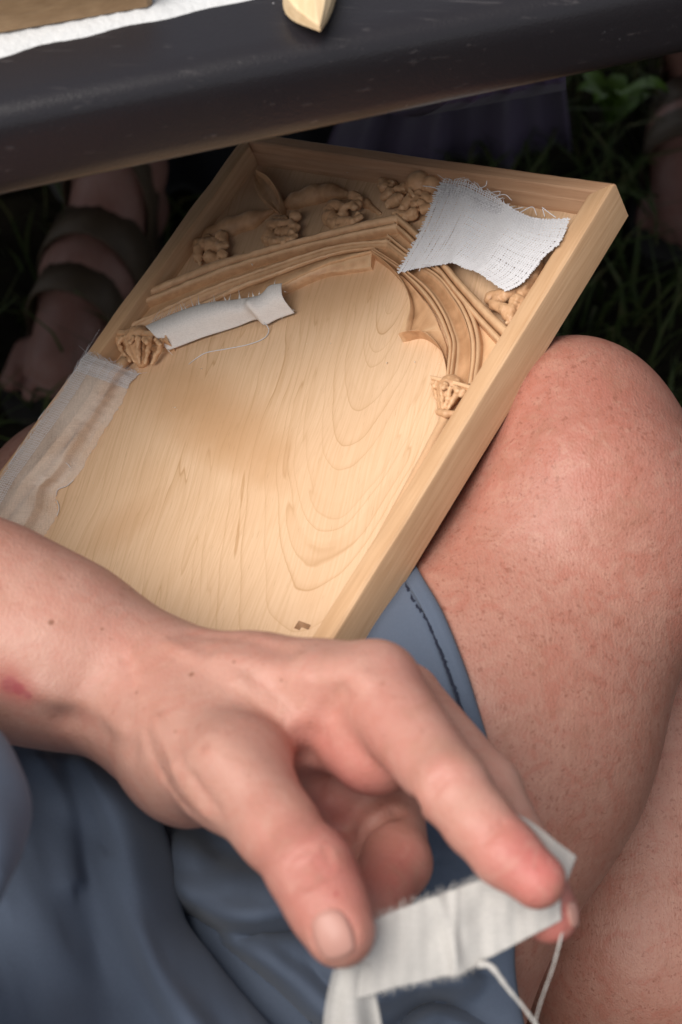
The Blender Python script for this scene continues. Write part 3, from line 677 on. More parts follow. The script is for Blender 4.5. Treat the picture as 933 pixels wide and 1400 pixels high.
def weave(G, na, nb, wa, wb, lift=.0002, fringe=(0, 0, 0, 0), mb=None, up=np.array([0, 0, 1.0])):
    """interlaced flat threads over a surface grid G (a x b); threads of set a run along b"""
    mb = mb or MB(); n, m = G.shape[:2]
    def S(a, b):
        x = np.clip(a, 0, 1)*(n-1); y = np.clip(b, 0, 1)*(m-1); i = np.minimum(x.astype(int), n-2); j = np.minimum(y.astype(int), m-2); fx = (x-i)[..., None]; fy = (y-j)[..., None]
        p = G[i, j]*(1-fx)*(1-fy)+G[i+1, j]*fx*(1-fy)+G[i, j+1]*(1-fx)*fy+G[i+1, j+1]*fx*fy
        ea = (a-np.clip(a, 0, 1))[..., None]; eb = (b-np.clip(b, 0, 1))[..., None]
        return p+ea*(G[-1, :].mean(0)-G[0, :].mean(0))+eb*(G[:, -1].mean(0)-G[:, 0].mean(0))
    for kind, cnt, wid, cross in (('a', na, wa, nb), ('b', nb, wb, na)):
        for k in range(cnt):
            c = (k+.5)/cnt+random.gauss(0, .08)/cnt
            lo = -random.uniform(.2, 1)*fringe[2 if kind == 'a' else 0]; hi = 1+random.uniform(.2, 1)*fringe[3 if kind == 'a' else 1]
            t = np.linspace(lo, hi, max(24, int(cross*1.2))); j = 0.12/cnt*np.sin(t*9+k*1.7)+random.gauss(0, .1)/cnt*t
            fr = np.maximum(0, np.maximum(-t, t-1)); j = j+fr*random.gauss(0, .5)
            a, b = (c+j, t) if kind == 'a' else (t, c+j)
            P = S(a, b); T = np.gradient(P, axis=0); T /= np.linalg.norm(T, axis=1)[:, None]+1e-12
            N = np.cross(T, up); N /= np.linalg.norm(N, axis=1)[:, None]+1e-12
            ph = (1 if kind == 'a' else -1)*np.cos(math.pi*(t*cross+k))
            P = P+up*(lift*ph)[:, None]+up*(lift*4*fr*random.uniform(-1, 6))[:, None]
            w = wid*(.5*(1-.6*np.minimum(1, fr*12)))[:, None]
            Gt = np.stack([P-N*w, P-N*w*.5+up*wid*.20, P+N*w*.5+up*wid*.20, P+N*w], 1)
            mb.add(Gt.reshape(-1, 3), grid_faces(len(P), 4))
    return mb
GZ = 'pieces of white gauze'
def bpl(pts): return [bp(x, y, h) for x, y, h in pts]
gz1 = thing('gauze_square', 'frayed white woven gauze square draped over the top right corner of the carving', 'gauze', tuple(b2w(bp(670, 320, -.002))), group=GZ)
G1 = coons(bpl([(603, 250, -.001), (640, 260, .0005), (690, 284, .0015), (735, 299, .001), (778, 299, .0012)]), bpl([(544, 373, -.0045), (575, 366, -.003), (612, 362, -.0015), (650, 372, -.0012), (692, 398, -.0018)]),
           bpl([(603, 250, -.001), (591, 280, .0002), (574, 320, -.001), (544, 373, -.0045)]), bpl([(778, 299, .0012), (766, 330, .002), (742, 353, .0018), (716, 385, .0006), (692, 398, -.0018)]), 60, 60)
_a = np.linspace(0, 1, 60)
G1[..., 2] += (.0012*np.sin(_a*9+.5)[:, None]*np.sin(math.pi*_a)[None, :]+.0022*np.exp(-((_a[:, None]-.22-.25*_a[None, :])/.07)**2)+.0016*np.exp(-((_a[:, None]-.62-.1*_a[None, :])/.10)**2))*np.sin(math.pi*np.clip(_a, .02, .98))[:, None]
w1 = weave(G1, 60, 46, .00104, .00080, .00012, (.028, .012, .012, .014))
w1.v = [b2w(v) for v in w1.v]
w1.build('weave', M_GAUZE, gz1)
# the doubled hem along its upper edge, an open mesh
G1b = coons(bpl([(606, 246, .0018), (632, 247, .0035), (665, 262, .0038), (700, 283, .003)]), bpl([(598, 268, .0022), (630, 272, .0030), (665, 288, .0034), (702, 296, .0026)]), bpl([(606, 246, .0018), (598, 268, .0022)]), bpl([(700, 283, .003), (702, 296, .0026)]), 50, 12)
w1b = weave(G1b, 30, 8, .00055, .00050, .00016, (.03, .01, .22, .02)); w1b.v = [b2w(v) for v in w1b.v]; w1b.build('folded_hem', M_GAUZE, gz1)
def threads(parent, lst, r=.00022, mat=M_GAUZE, name='loose_thread'):
    for pts in lst:
        mb = MB(); mb.tube(b2w(cr(bpl(pts), 26)), r*np.r_[np.ones(22), np.linspace(1, .5, 4)], 5); mb.build(name, mat, parent)
threads(gz1, [[(605, 261, .002), (592, 256, .005), (578, 254, .004)], [(655, 258, .004), (664, 254, .007), (666, 247, .009)], [(672, 270, .003), (690, 266, .006), (700, 274, .005)], [(672, 263, .004), (684, 262, .006), (680, 270, .003)], [(712, 290, .002), (728, 283, .005), (734, 294, .004)], [(745, 296, .002), (742, 285, .006)],
    [(760, 297, .002), (750, 290, .004), (741, 283, .007)], [(590, 364, -.002), (578, 362, .001), (573, 371, .0)], [(700, 287, .003), (716, 283, .006)]])
gz2 = thing('gauze_strip', 'smooth white gauze strip with torn upper edge pasted along the left arch', 'gauze', tuple(b2w(bp(300, 430, -.003))), group=GZ)
G2 = coons(bpl([(199, 446, -.0035), (242, 428, -.0022), (284, 415, -.0016), (330, 409, -.0016), (355, 404, -.001), (369, 391, .001), (386, 388, .0012)]), bpl([(230, 479, -.0085), (275, 463, -.0088), (323, 446, -.0090), (350, 437, -.0080), (362, 444, -.0085), (380, 436, -.009), (403, 428, -.0095)]),
           bpl([(199, 446, -.0035), (212, 460, -.0025), (230, 479, -.0085)]), bpl([(386, 388, .0012), (390, 411, -.0022), (403, 428, -.0095)]), 80, 30)
b_ = np.linspace(0, 1, 30)[None, :]; a_ = np.linspace(0, 1, 80)[:, None]
G2[..., 2] += .0022*np.sin(math.pi*b_**.8)+.0030*np.exp(-((a_-.80+.10*b_)/.045)**2)*np.sin(math.pi*b_)-.0016*np.exp(-((a_-.70+.05*b_)/.05)**2)*np.sin(math.pi*b_)+.0005*noise(G2, 70, 4)
o = sheet_solid('cloth', b2w(G2), M_GAUZE_STRIP, gz2, .0004)
def spikes(parent, base, lst, name='frayed_edge', mat=M_GAUZE_STRIP):
    mb = MB()
    more = []
    for (x0, y0, x1, y1, tx, ty, h) in lst:
        n_ = random.choice((1, 2, 3)) if x1-x0 > 5 else 1
        for k in range(n_):
            f = (k+random.uniform(.1, .5))/n_; w = random.uniform(.18, .42)/n_**.5; g_ = random.uniform(.45, 1.1)
            bx_, by_ = x0+(x1-x0)*f, y0+(y1-y0)*f
            more.append((bx_, by_, x0+(x1-x0)*min(1, f+w), y0+(y1-y0)*min(1, f+w), bx_+(tx-x0-(x1-x0)*.5)*g_+random.uniform(-3, 3), by_+(ty-y0)*g_, h))
    for (x0, y0, x1, y1, tx, ty, h) in more:
        a, b, c = bp(x0, y0, h), bp(x1, y1, h), bp(tx, ty, h+.0012); m = (a+b)/2*.45+c*.55
        q = np.array([a, b, m*.8+b*.2, m*.8+a*.2, c]); mb.add(b2w(q), [(0, 1, 2, 3), (3, 2, 4)])
    o = mb.build(name, mat, parent, smooth=False); md = o.modifiers.new('thickness', 'SOLIDIFY'); md.thickness = .0002
sp = []
for i in range(16):
    x = 205+i*3.0+random.uniform(-1, 1); y = 443.5-(x-200)*.42; sp.append((x, y, x+1.6, y-.6, x+random.uniform(2, 12), y-random.uniform(8, 17), -.0028))
sp += [(246, 427, 253, 424, 249, 410, -.002), (252, 425, 259, 422, 247, 408, -.002), (263, 421, 274, 418, 265, 401, -.002), (268, 420, 276, 417, 271, 410, -.002), (283, 415, 292, 413, 286, 409, -.0018), (288, 414, 296, 412, 290, 404, -.0018), (305, 411, 318, 410, 312, 399, -.0018), (322, 409, 332, 408, 327, 396, -.0018), (336, 408, 350, 406, 346, 395, -.0015), (345, 406, 356, 402, 352, 397, -.0012), (372, 391, 378, 389, 383, 380, .001), (388, 396, 390, 402, 396, 399, -.001), (398, 420, 402, 426, 413, 424, -.008), (386, 434, 389, 433, 387, 441, -.009), (226, 474, 231, 478, 240, 485, -.0085), (222, 470, 227, 475, 236, 484, -.008)]
spikes(gz2, None, sp)
threads(gz2, [[(361, 441, -.007), (368, 450, -.010), (362, 462, -.0108), (340, 471, -.0108), (310, 477, -.0108), (283, 482, -.0108), (270, 489, -.0108), (258, 498, -.0106)]], .00026)
gz3 = thing('gauze_wrap', 'long translucent wet gauze pasted over the left rail and column', 'gauze', tuple(b2w(bp(80, 620, -.004))), group=GZ)
lf = [(119, 484), (90, 530), (59, 574), (24, 621), (-4, 664), (-60, 740), (-120, 822)]; rt = [(191, 512), (174, 533), (165, 553), (141, 591), (118, 631), (101, 657), (82, 669), (77, 686), (78, 704), (57, 739), (30, 790), (0, 850)]
nl, nw = 120, 34
L3 = cr(lf, nl); R3 = cr(rt, nl); jag = np.array([random.uniform(-1.6, 1.6) for _ in range(nl)])
G3 = np.zeros((nl, nw, 3))
for i in range(nl):
    for j in range(nw):
        t = j/(nw-1); x = L3[i, 0]*(1-t)+(R3[i, 0]+jag[i])*t; y = L3[i, 1]*(1-t)+R3[i, 1]*t
        if i < 10: y -= 0 if i else 0
        hh = np.interp(t, [0, .22, .34, .52, .66, .80, .88, 1], [.0006, .0008, .0002, -.0012, -.0034, -.0088, -.0106, -.0110])
        G3[i, j] = bp(x, y, hh)
tt = np.linspace(0, 1, nw)[None, :]; ss = np.linspace(0, 1, nl)[:, None]
G3[..., 2] += .0007*np.exp(-((tt-.40-.05*np.sin(ss*9))/.035)**2)+.0006*np.exp(-((tt-.63+.06*np.sin(ss*7+1))/.03)**2)+.0003*noise(G3, 120, 9)+.0008*np.exp(-((ss-.03)/.015)**2)
mesh('cloth', b2w(G3).reshape(-1, 3), grid_faces(nl, nw), M_GAUZE_WET, gz3)
w3 = weave(G3[:, :8], 130, 7, .00030, .00030, .0001, (.01, 0, .22, .0)); w3.v = [b2w(v+np.array([0, 0, .0003])) for v in w3.v]; w3.build('selvedge', M_GAUZE, gz3)
G3t = np.stack([G3[i] for i in range(0, 9)]); w3b = weave(G3t, 9, 60, .00028, .00024, .0001, (.25, 0, .01, .02)); w3b.v = [b2w(v+np.array([0, 0, .0005])) for v in w3b.v]; w3b.build('end_hem', M_GAUZE, gz3)
threads(gz3, [[(101, 656, -.0102), (92, 664, -.0105), (80, 669, -.0106), (77, 677, -.0105)], [(78, 684, -.0104), (81, 694, -.0105), (78, 706, -.0105)], [(84, 630, -.006), (92, 634, -.006), (97, 640, -.0065)], [(62, 560, .0005), (57, 567, .004), (52, 574, .001)]], .0002)
dust = MB()
for x, y in [(305, 430), (240, 557), (447, 352), (243, 560), (344, 360), (452, 470), (567, 495), (530, 497), (600, 498), (276, 505), (237, 558), (128, 661), (420, 470), (300, 395), (345, 362), (475, 237), (690, 235)]:
    c = bp(x, y, BFL+.0006 if y > 440 else -.0052); s = random.uniform(.0004, .0009)
    q = [c+np.array([random.uniform(-1, 1), random.uniform(-1, 1), 0])*s*1.3 for _ in range(3)]+[c+np.array([0, 0, s])]
    dust.add(b2w(np.array(q)), [(0, 1, 3), (1, 2, 3), (2, 0, 3), (2, 1, 0)])
o = dust.build('wood_dust', M_DUST, smooth=False); o['kind'] = 'stuff'; o['label'] = 'pale flecks of wood dust scattered on the panel'

# ------------------------------------------------------------------ the carver
def cz(px, py, z, r): return (C(px, py, z), r)
def w2c(x, y, z):
    d = np.array([x, y, z-H]); return np.array([d[0], -d[1]*SN-d[2]*CS, d[1]*CS-d[2]*SN])
def wz(x, y, z, r): return (w2c(x, y, z), r)
ARM = [cz(-700, 600, .66, .046), cz(-300, 745, .675, .043), cz(-60, 842, .675, .0372), cz(0, 865, .67, .0356), cz(90, 897, .665, .0322), cz(185, 938, .66, .0282)]
INDEX = [cz(512, 941, .60, .0165), cz(617, 1076, .55, .0122), cz(654, 1124, .541, .0109), cz(691, 1166, .535, .0105), cz(735, 1203, .53, .0092)]
MIDDLE = [cz(548, 965, .632, .0165), cz(664, 1080, .590, .0124), cz(716, 1172, .572, .0110), cz(752, 1249, .560, .0099)]
RING = [cz(535, 1015, .655, .0170), cz(527, 1105, .640, .0148), cz(541, 1180, .612, .0128), cz(512, 1236, .592, .0112)]
LITTLE = [cz(480, 1070, .662, .0165), cz(458, 1135, .644, .0140), cz(474, 1192, .626, .0115), cz(472, 1240, .612, .0095)]
THUMB = [cz(222, 985, .645, .0270), cz(322, 1058, .588, .0200), cz(378, 1132, .562, .0134), cz(427, 1192, .545, .0134), cz(447, 1235, .536, .0122), cz(465, 1274, .53, .0113)]
PALM = [[cz(185, 938, .66, .0275), cz(350, 950, .627, .0215), cz(512, 941, .60, .0165)], [cz(200, 950, .672, .026), cz(545, 965, .637, .0168)], [cz(215, 965, .69, .024), cz(540, 1015, .668, .0172)], [cz(235, 985, .70, .023), cz(490, 1070, .69, .0158)],
        [cz(265, 1035, .628, .0265), cz(330, 1045, .640, .022)], [cz(345, 985, .622, .0185), cz(395, 1000, .624, .0185)], [cz(330, 1010, .655, .022), cz(430, 1065, .646, .021), cz(505, 1072, .644, .020)], [cz(445, 962, .620, .0195), cz(512, 1022, .600, .0172)]]
def raw_hand(p):
    d = chain(p, ARM, .02)
    for c in PALM: d = smin(d, chain(p, c, .01), .011)
    d = smin(d, chain(p, THUMB, .006), .012)
    for c, k in ((LITTLE, .005), (RING, .004), (MIDDLE, .0035), (INDEX, .005)): d = smin(d, chain(p, c, .004), k)
    return d
DENTS = []
def dent(pts, amp, sig, F=raw_hand):
    q, hit = raycast(F, [p[0] for p in pts], [p[1] for p in pts]); 
    for a, b in zip(q[:-1], q[1:]): DENTS.append((a.astype(np.float32), b.astype(np.float32), amp, sig))
# knuckle wrinkles of the thumb, web crease, palm creases, wrist folds; negative = raised tendon or knuckle
for off, a_ in ((0, .0010), (10, .0011), (20, .0010), (29, .0006)):
    dent([(392+off*.35, 1186+off), (412+off*.4, 1183+off*.95), (432+off*.4, 1174+off*.85), (446+off*.3, 1163+off*.8)], a_, .0011)
dent([(400, 1172), (428, 1160)], .0005, .0010)
dent([(408, 1060), (420, 1038), (434, 1008)], .0014, .0036); dent([(434, 1008), (450, 975), (466, 946)], .0013, .0050)
dent([(200, 1005), (222, 1060), (258, 1108)], .0006, .0022); dent([(214, 985), (240, 1050), (282, 1112)], -.0009, .0028); dent([(240, 1010), (268, 1066), (300, 1108)], .0005, .0022)
dent([(300, 1030), (325, 1048)], -.0024, .0100); dent([(60, 945), (165, 1000)], -.0016, .006); dent([(90, 985), (180, 1022)], .0012, .005); dent([(172, 900), (182, 940), (180, 985)], .0006, .0025)
for k_ in range(14):      # cuticle groove round the thumbnail
    t0, t1 = k_*math.pi*2/14, (k_+1)*math.pi*2/14
    if 1 <= k_ <= 5: continue
    dent([(456+math.cos(t)*29*math.cos(-.36)-math.sin(t)*39*math.sin(-.36), 1278+math.cos(t)*29*math.sin(-.36)+math.sin(t)*39*math.cos(-.36)) for t in (t0, t1)], .00045, .0010)
dent([(420, 905), (480, 912)], -.0012, .006); dent([(300, 900), (420, 925), (500, 930)], -.0010, .004); dent([(230, 880), (330, 930), (400, 985)], -.0007, .0030); dent([(260, 865), (400, 890)], .0006, .004)
dent([(585, 1078), (602, 1058)], .0006, .0014); dent([(592, 1086), (612, 1064)], .0006, .0012); dent([(664, 1150), (690, 1126)], .0006, .0012)
dent([(458, 1066), (450, 1088)], .0014, .0022); dent([(495, 1142), (512, 1124), (540, 1110), (568, 1100)], .0032, .0022); dent([(495, 1142), (490, 1165)], .0022, .0022)
def hand_sdf(p):
    d = raw_hand(p)
    near = np.nonzero(np.abs(d) < .012)[0]
    if len(near):
        q = p[near]; e = np.zeros(len(q), np.float32)
        for a, b, amp, sig in DENTS:
            l, _ = seg(q, a, b); e += 1.5*amp*np.exp(-(l/sig)**2)
        d = d.copy(); d[near] += e
    return d
# legs, lap and trunk
RTHIGH = [cz(786, 590, .80, .0440), cz(798, 725, .795, .0655), cz(646, 1000, .765, .0765), cz(398, 1400, .765, .092), wz(-.085, .10, .38, .095)]
RCALF = [cz(815, 640, .83, .050), cz(925, 900, .90, .058), cz(880, 1270, .89, .070), cz(880, 1560, .94, .055), cz(950, 1700, 1.05, .034)]
LTHIGH = [cz(127, 723, .965, .066), cz(20, 1000, .90, .074), wz(-.30, .25, .32, .080), wz(-.30, .10, .36, .09)]
LCALF = [cz(127, 723, .965, .062), wz(-.16, .60, .20, .052), wz(-.17, .54, .07, .036)]
TRUNK = [wz(-.085, .06, .37, .095), wz(-.29, .06, .37, .095), wz(-.24, -.04, .60, .115), wz(-.27, -.02, .82, .12)]
UPARM = [wz(-.36, .03, .84, .058), wz(-.385, .18, .72, .050), (ARM[0][0], .046)]
def leg_sdf(p):
    d = chain(p, RTHIGH, .03); d = smin(d, chain(p, LTHIGH, .03), .02)
    d = smin(d, chain(p, RCALF, .02), .006); d = smin(d, chain(p, LCALF, .02), .02)
    # kneecap and the tendon hollows around it
    d = smin(d, chain(p, [cz(775, 580, .775, .022), cz(800, 640, .756, .025)], .01), .04)
    d = smin(d, chain(p, TRUNK, .05), .05); d = smin(d, chain(p, UPARM, .03), .05)
    return d
body_root = thing('person', 'person in blue-grey shirt and shorts, holding a gauze strip over the panel', 'person', (-.18, .12, .42))
def flush_for(V, pts):
    f = np.zeros(len(V))
    for c, s, a in pts: f = np.maximum(f, a*np.exp(-(np.linalg.norm(V-c, axis=1)/s)**2))
    return f
V1, Q1 = polygonise(hand_sdf, np.array([-.40, -.10, .48]), np.array([.125, .19, .76]), .0014)
def on_hand(L):
    q, _ = raycast(hand_sdf, [l[0] for l in L], [l[1] for l in L]); return [(q[k], L[k][2], L[k][3]) for k in range(len(L))]
fl1 = flush_for(V1, on_hand([(735, 1195, .017, 1.0), (705, 1165, .016, .8), (770, 1262, .02, .95), (612, 1058, .010, .4), (440, 1030, .016, .7), (480, 1080, .028, .85), (545, 1190, .024, .75), (450, 1120, .02, .8), (470, 1290, .014, .15), (425, 1190, .014, .12), (520, 1010, .026, .40), (12, 938, .007, 1.0), (30, 946, .006, 1.0), (565, 920, .016, .35), (470, 1180, .03, .7), (180, 900, .02, .12)]))
V2, Q2 = polygonise(leg_sdf, np.array([-.50, -.25, .15]), np.array([.36, .62, 1.22]), .0042)
fl2 = flush_for(V2, [(C(800, 600, .76), .07, .45), (C(900, 680, .76), .06, .40), (C(700, 620, .76), .05, .22), (C(740, 780, .70), .05, .12)])
Vb = cam2world(np.vstack([V1, V2])); Qb = np.vstack([Q1, Q2+len(V1)])
bo = mesh('body', Vb, Qb, M_SKIN, body_root, attr={'flush': np.r_[fl1, fl2]})
bo.data.materials.append(M_LEG)
bo.data.polygons.foreach_set('material_index', np.r_[np.zeros(len(Q1), int), np.ones(len(Q2), int)].tolist()); bo.data.update()
def moles(mat, L):
    q, _ = raycast(hand_sdf, [l[0] for l in L], [l[1] for l in L]); q = cam2world(q)-np.array(body_root.location)
    nt = mat.node_tree; N, Lk = nt.nodes, nt.links; sock = N['Principled BSDF'].inputs['Base Color']; src = sock.links[0].from_socket
    tc = next(n for n in N if n.type == 'TEX_COORD')
    for p, (x, y, r, col) in zip(q, L):
        d = N.new('ShaderNodeVectorMath'); d.operation = 'DISTANCE'; Lk.new(tc.outputs['Object'], d.inputs[0]); d.inputs[1].default_value = p
        m = N.new('ShaderNodeMapRange'); m.interpolation_type = 'SMOOTHSTEP'; Lk.new(d.outputs['Value'], m.inputs[0]); m.inputs[1].default_value = r; m.inputs[2].default_value = r*.45; m.inputs[4].default_value = .8
        x_ = N.new('ShaderNodeMix'); x_.data_type = 'RGBA'; Lk.new(m.outputs[0], x_.inputs[0]); Lk.new(src, x_.inputs[6]); x_.inputs[7].default_value = (*col, 1); src = x_.outputs[2]
    Lk.new(src, sock)
BRN = (.22, .09, .05)
moles(M_SKIN, [(262, 922, .0014, BRN), (187, 947, .0010, BRN), (70, 851, .0015, BRN), (320, 905, .0008, BRN), (140, 860, .0008, BRN), (385, 930, .0007, BRN), (240, 1000, .0007, BRN), (460, 1222, .0010, (.40, .10, .09)), (14, 936, .0044, (.42, .12, .12)), (26, 942, .0034, (.40, .09, .10)), (38, 950, .0024, (.42, .12, .12))])
def nail(cx, cy, hw, hl, ang, mat=M_NAIL):
    n, m = 16, 16; a = np.linspace(-1, 1, n); X, Y = np.meshgrid(a, a, indexing='ij')
    ux = X*np.sqrt(np.maximum(0, 1-.5*np.abs(Y)**2.6)); uy = Y*np.sqrt(np.maximum(0, 1-.5*np.abs(X)**2.6))
    ca, sa = math.cos(ang), math.sin(ang)
    px = cx+ux*hw*ca-uy*hl*sa; py = cy+ux*hw*sa+uy*hl*ca
    P, _ = raycast(hand_sdf, px.ravel(), py.ravel()); N = grad(hand_sdf, P, .0006); N /= np.linalg.norm(N, axis=1)[:, None]
    e = np.maximum(np.abs(X), np.abs(Y)).ravel()
    P = P+N*(.0007-.0016*np.clip((e-.78)/.22, 0, 1)**2)[:, None]
    mesh('fingernail', cam2world(P), grid_faces(n, m), mat, body_root)
nail(456, 1278, 28, 38, -0.36)
nail(783, 1250, 7, 20, -.15)

# shorts: cotton laid over the lap and thigh up to the stitched hem
hem = cr([(552, 748), (575, 790), (604, 842), (633, 915), (652, 975), (668, 1030), (690, 1120), (702, 1220), (700, 1320), (713, 1400), (735, 1490), (750, 1560)], 160)
def ridge(px, py, line, amp, wl, wr):
    L = cr(line, 60); d2 = np.full(px.shape, 1e9); sg = np.zeros(px.shape)
    for a, b in zip(L[:-1], L[1:]):
        ba = b-a; t = np.clip(((px-a[0])*ba[0]+(py-a[1])*ba[1])/(ba@ba), 0, 1); dx = px-a[0]-t*ba[0]; dy = py-a[1]-t*ba[1]; d = dx*dx+dy*dy
        s = np.sign(ba[0]*dy-ba[1]*dx); m = d < d2; d2 = np.where(m, d, d2); sg = np.where(m, s, sg)
    d = np.sqrt(d2); return amp*np.exp(-(d/np.where(sg > 0, wr, wl))**2)
def thigh_only(p): return chain(p, RTHIGH, .03)
def shorts():
    ny, nx = 230, 170
    ys = np.linspace(755, 1560, ny); X = np.zeros((ny, nx)); Y = np.repeat(ys[:, None], nx, 1)
    hx = np.interp(ys, hem[:, 1], hem[:, 0])
    for i in range(ny): X[i] = np.linspace(150, hx[i], nx)
    P, hit = raycast(leg_sdf, X.ravel(), Y.ravel(), z1=1.3)
    zt = np.where(hit, P[:, 2], 9.0).reshape(ny, nx)-.0035
    zp = .775-(Y-1000)*.00022-(X-400)*.00002
    k = .03; h = np.maximum(k-np.abs(zt-zp), 0)/k; Z = np.minimum(zt, zp)-h*h*k*.25
    hemd = hx[:, None]-X
    fold = np.clip(hemd/70, 0, 1)
    D = ridge(X, Y, [(232, 1180), (262, 1222), (310, 1246), (370, 1246), (430, 1228), (500, 1205)], .024, 60, 20)
    D += ridge(X, Y, [(262, 1266), (320, 1320), (390, 1380), (460, 1440)], -.022, 26, 30)
    D += ridge(X, Y, [(320, 1290), (400, 1340), (450, 1380), (520, 1440)], .014, 18, 30)
    D += ridge(X, Y, [(470, 1420), (500, 1372), (560, 1345), (640, 1338)], .014, 12, 18)
    D += ridge(X, Y, [(520, 1440), (560, 1380), (600, 1368), (640, 1395), (690, 1420)], -.008, 16, 16)
    D += ridge(X, Y, [(560, 1420), (600, 1392), (650, 1410), (690, 1450)], .009, 12, 14)
    D += ridge(X, Y, [(250, 1120), (330, 1170), (420, 1190)], -.006, 40, 40)
    D += .004*noise(np.stack([X, Y, 0*X], -1), .012, 8)*np.clip((Y-1050)/150, 0, 1)+.0016*noise(np.stack([X, Y, 0*X], -1), .035, 9)*np.clip((Y-1000)/150, .2, 1)
    D += .0030*noise(np.stack([X*.6+Y*.3, Y*1.4-X*.5, 0*X], -1), .022, 21)*np.clip((Y-1080)/120, 0, 1)+ridge(X, Y, [(250, 1150), (300, 1190), (360, 1205)], .006, 12, 26)+ridge(X, Y, [(360, 1290), (430, 1300), (500, 1345)], .007, 12, 24)
    Q3 = np.stack([X*.8+Y*.25, Y*.9-X*.45, 0*X], -1)
    D += .0016*(1-2.4*np.abs(noise(Q3, .0105, 31)))*np.clip((Y-1120)/140, 0, 1)+.0004*(1-2.4*np.abs(noise(Q3, .028, 33)))*np.clip((Y-1060)/140, 0, 1)
    Z = Z-D*fold-.0005*noise(np.stack([X, Y, 0*X], -1), .03, 11)
    Z += .0018*np.clip(1-hemd/5, 0, 1)      # the hem turns under
    Z -= .0009*np.exp(-((hemd-30)/9)**2)*(Y < 1300)-.0012*np.exp(-((hemd-23)/2.2)**2)*(Y < 1300)
    Z = np.minimum(Z, np.where(zt < 5, zt+.0025, 9))
    G = np.stack([(X-466.5)*Z/FPX, (Y-700)*Z/FPX, Z], -1)
    o = mesh('shorts', cam2world(G).reshape(-1, 3), grid_faces(ny, nx), M_BLUE, body_root)
    md = o.modifiers.new('thickness', 'SOLIDIFY'); md.thickness = .0016; md.offset = -1 if True else 0
    # stitching
    st = cr([(552, 793), (566, 822), (584, 850), (601, 888), (617, 930), (630, 966), (637, 985), (646, 1004), (662, 1060)], 90)
    st[:, 0] += np.array([random.gauss(0, .55) for _ in range(90)])
    j = np.clip(((st[:, 1]-755)/(1560-755)*(ny-1)).astype(int), 0, ny-1); hxs = hx[j]; ii = np.clip(((st[:, 0]-150)/(hxs-150)*(nx-1)).round().astype(int), 0, nx-1)
    zz = Z[j, ii]-.0028; S = np.stack([(st[:, 0]-466.5)*zz/FPX, (st[:, 1]-700)*zz/FPX, zz], -1)
    mb = MB(); mb.tube(cam2world(S), .00065, 5)
    for k in (22, 38, 52, 80): mb.tube(cam2world(np.array([S[k], S[k]+np.array([.0012, .0002, -.0004])])), .00025, 4)
    so = mb.build('hem_stitching', M_THREAD, o, local=False)
    so.data.vertices.foreach_get
    return o
SH = shorts()
for c in SH.children:           # stitching vertices were written in world axes
    m = np.array(body_root.location); n = len(c.data.vertices); a = np.empty(n*3); c.data.vertices.foreach_get('co', a); c.data.vertices.foreach_set('co', (a.reshape(-1, 3)-m).ravel()); c.data.update()
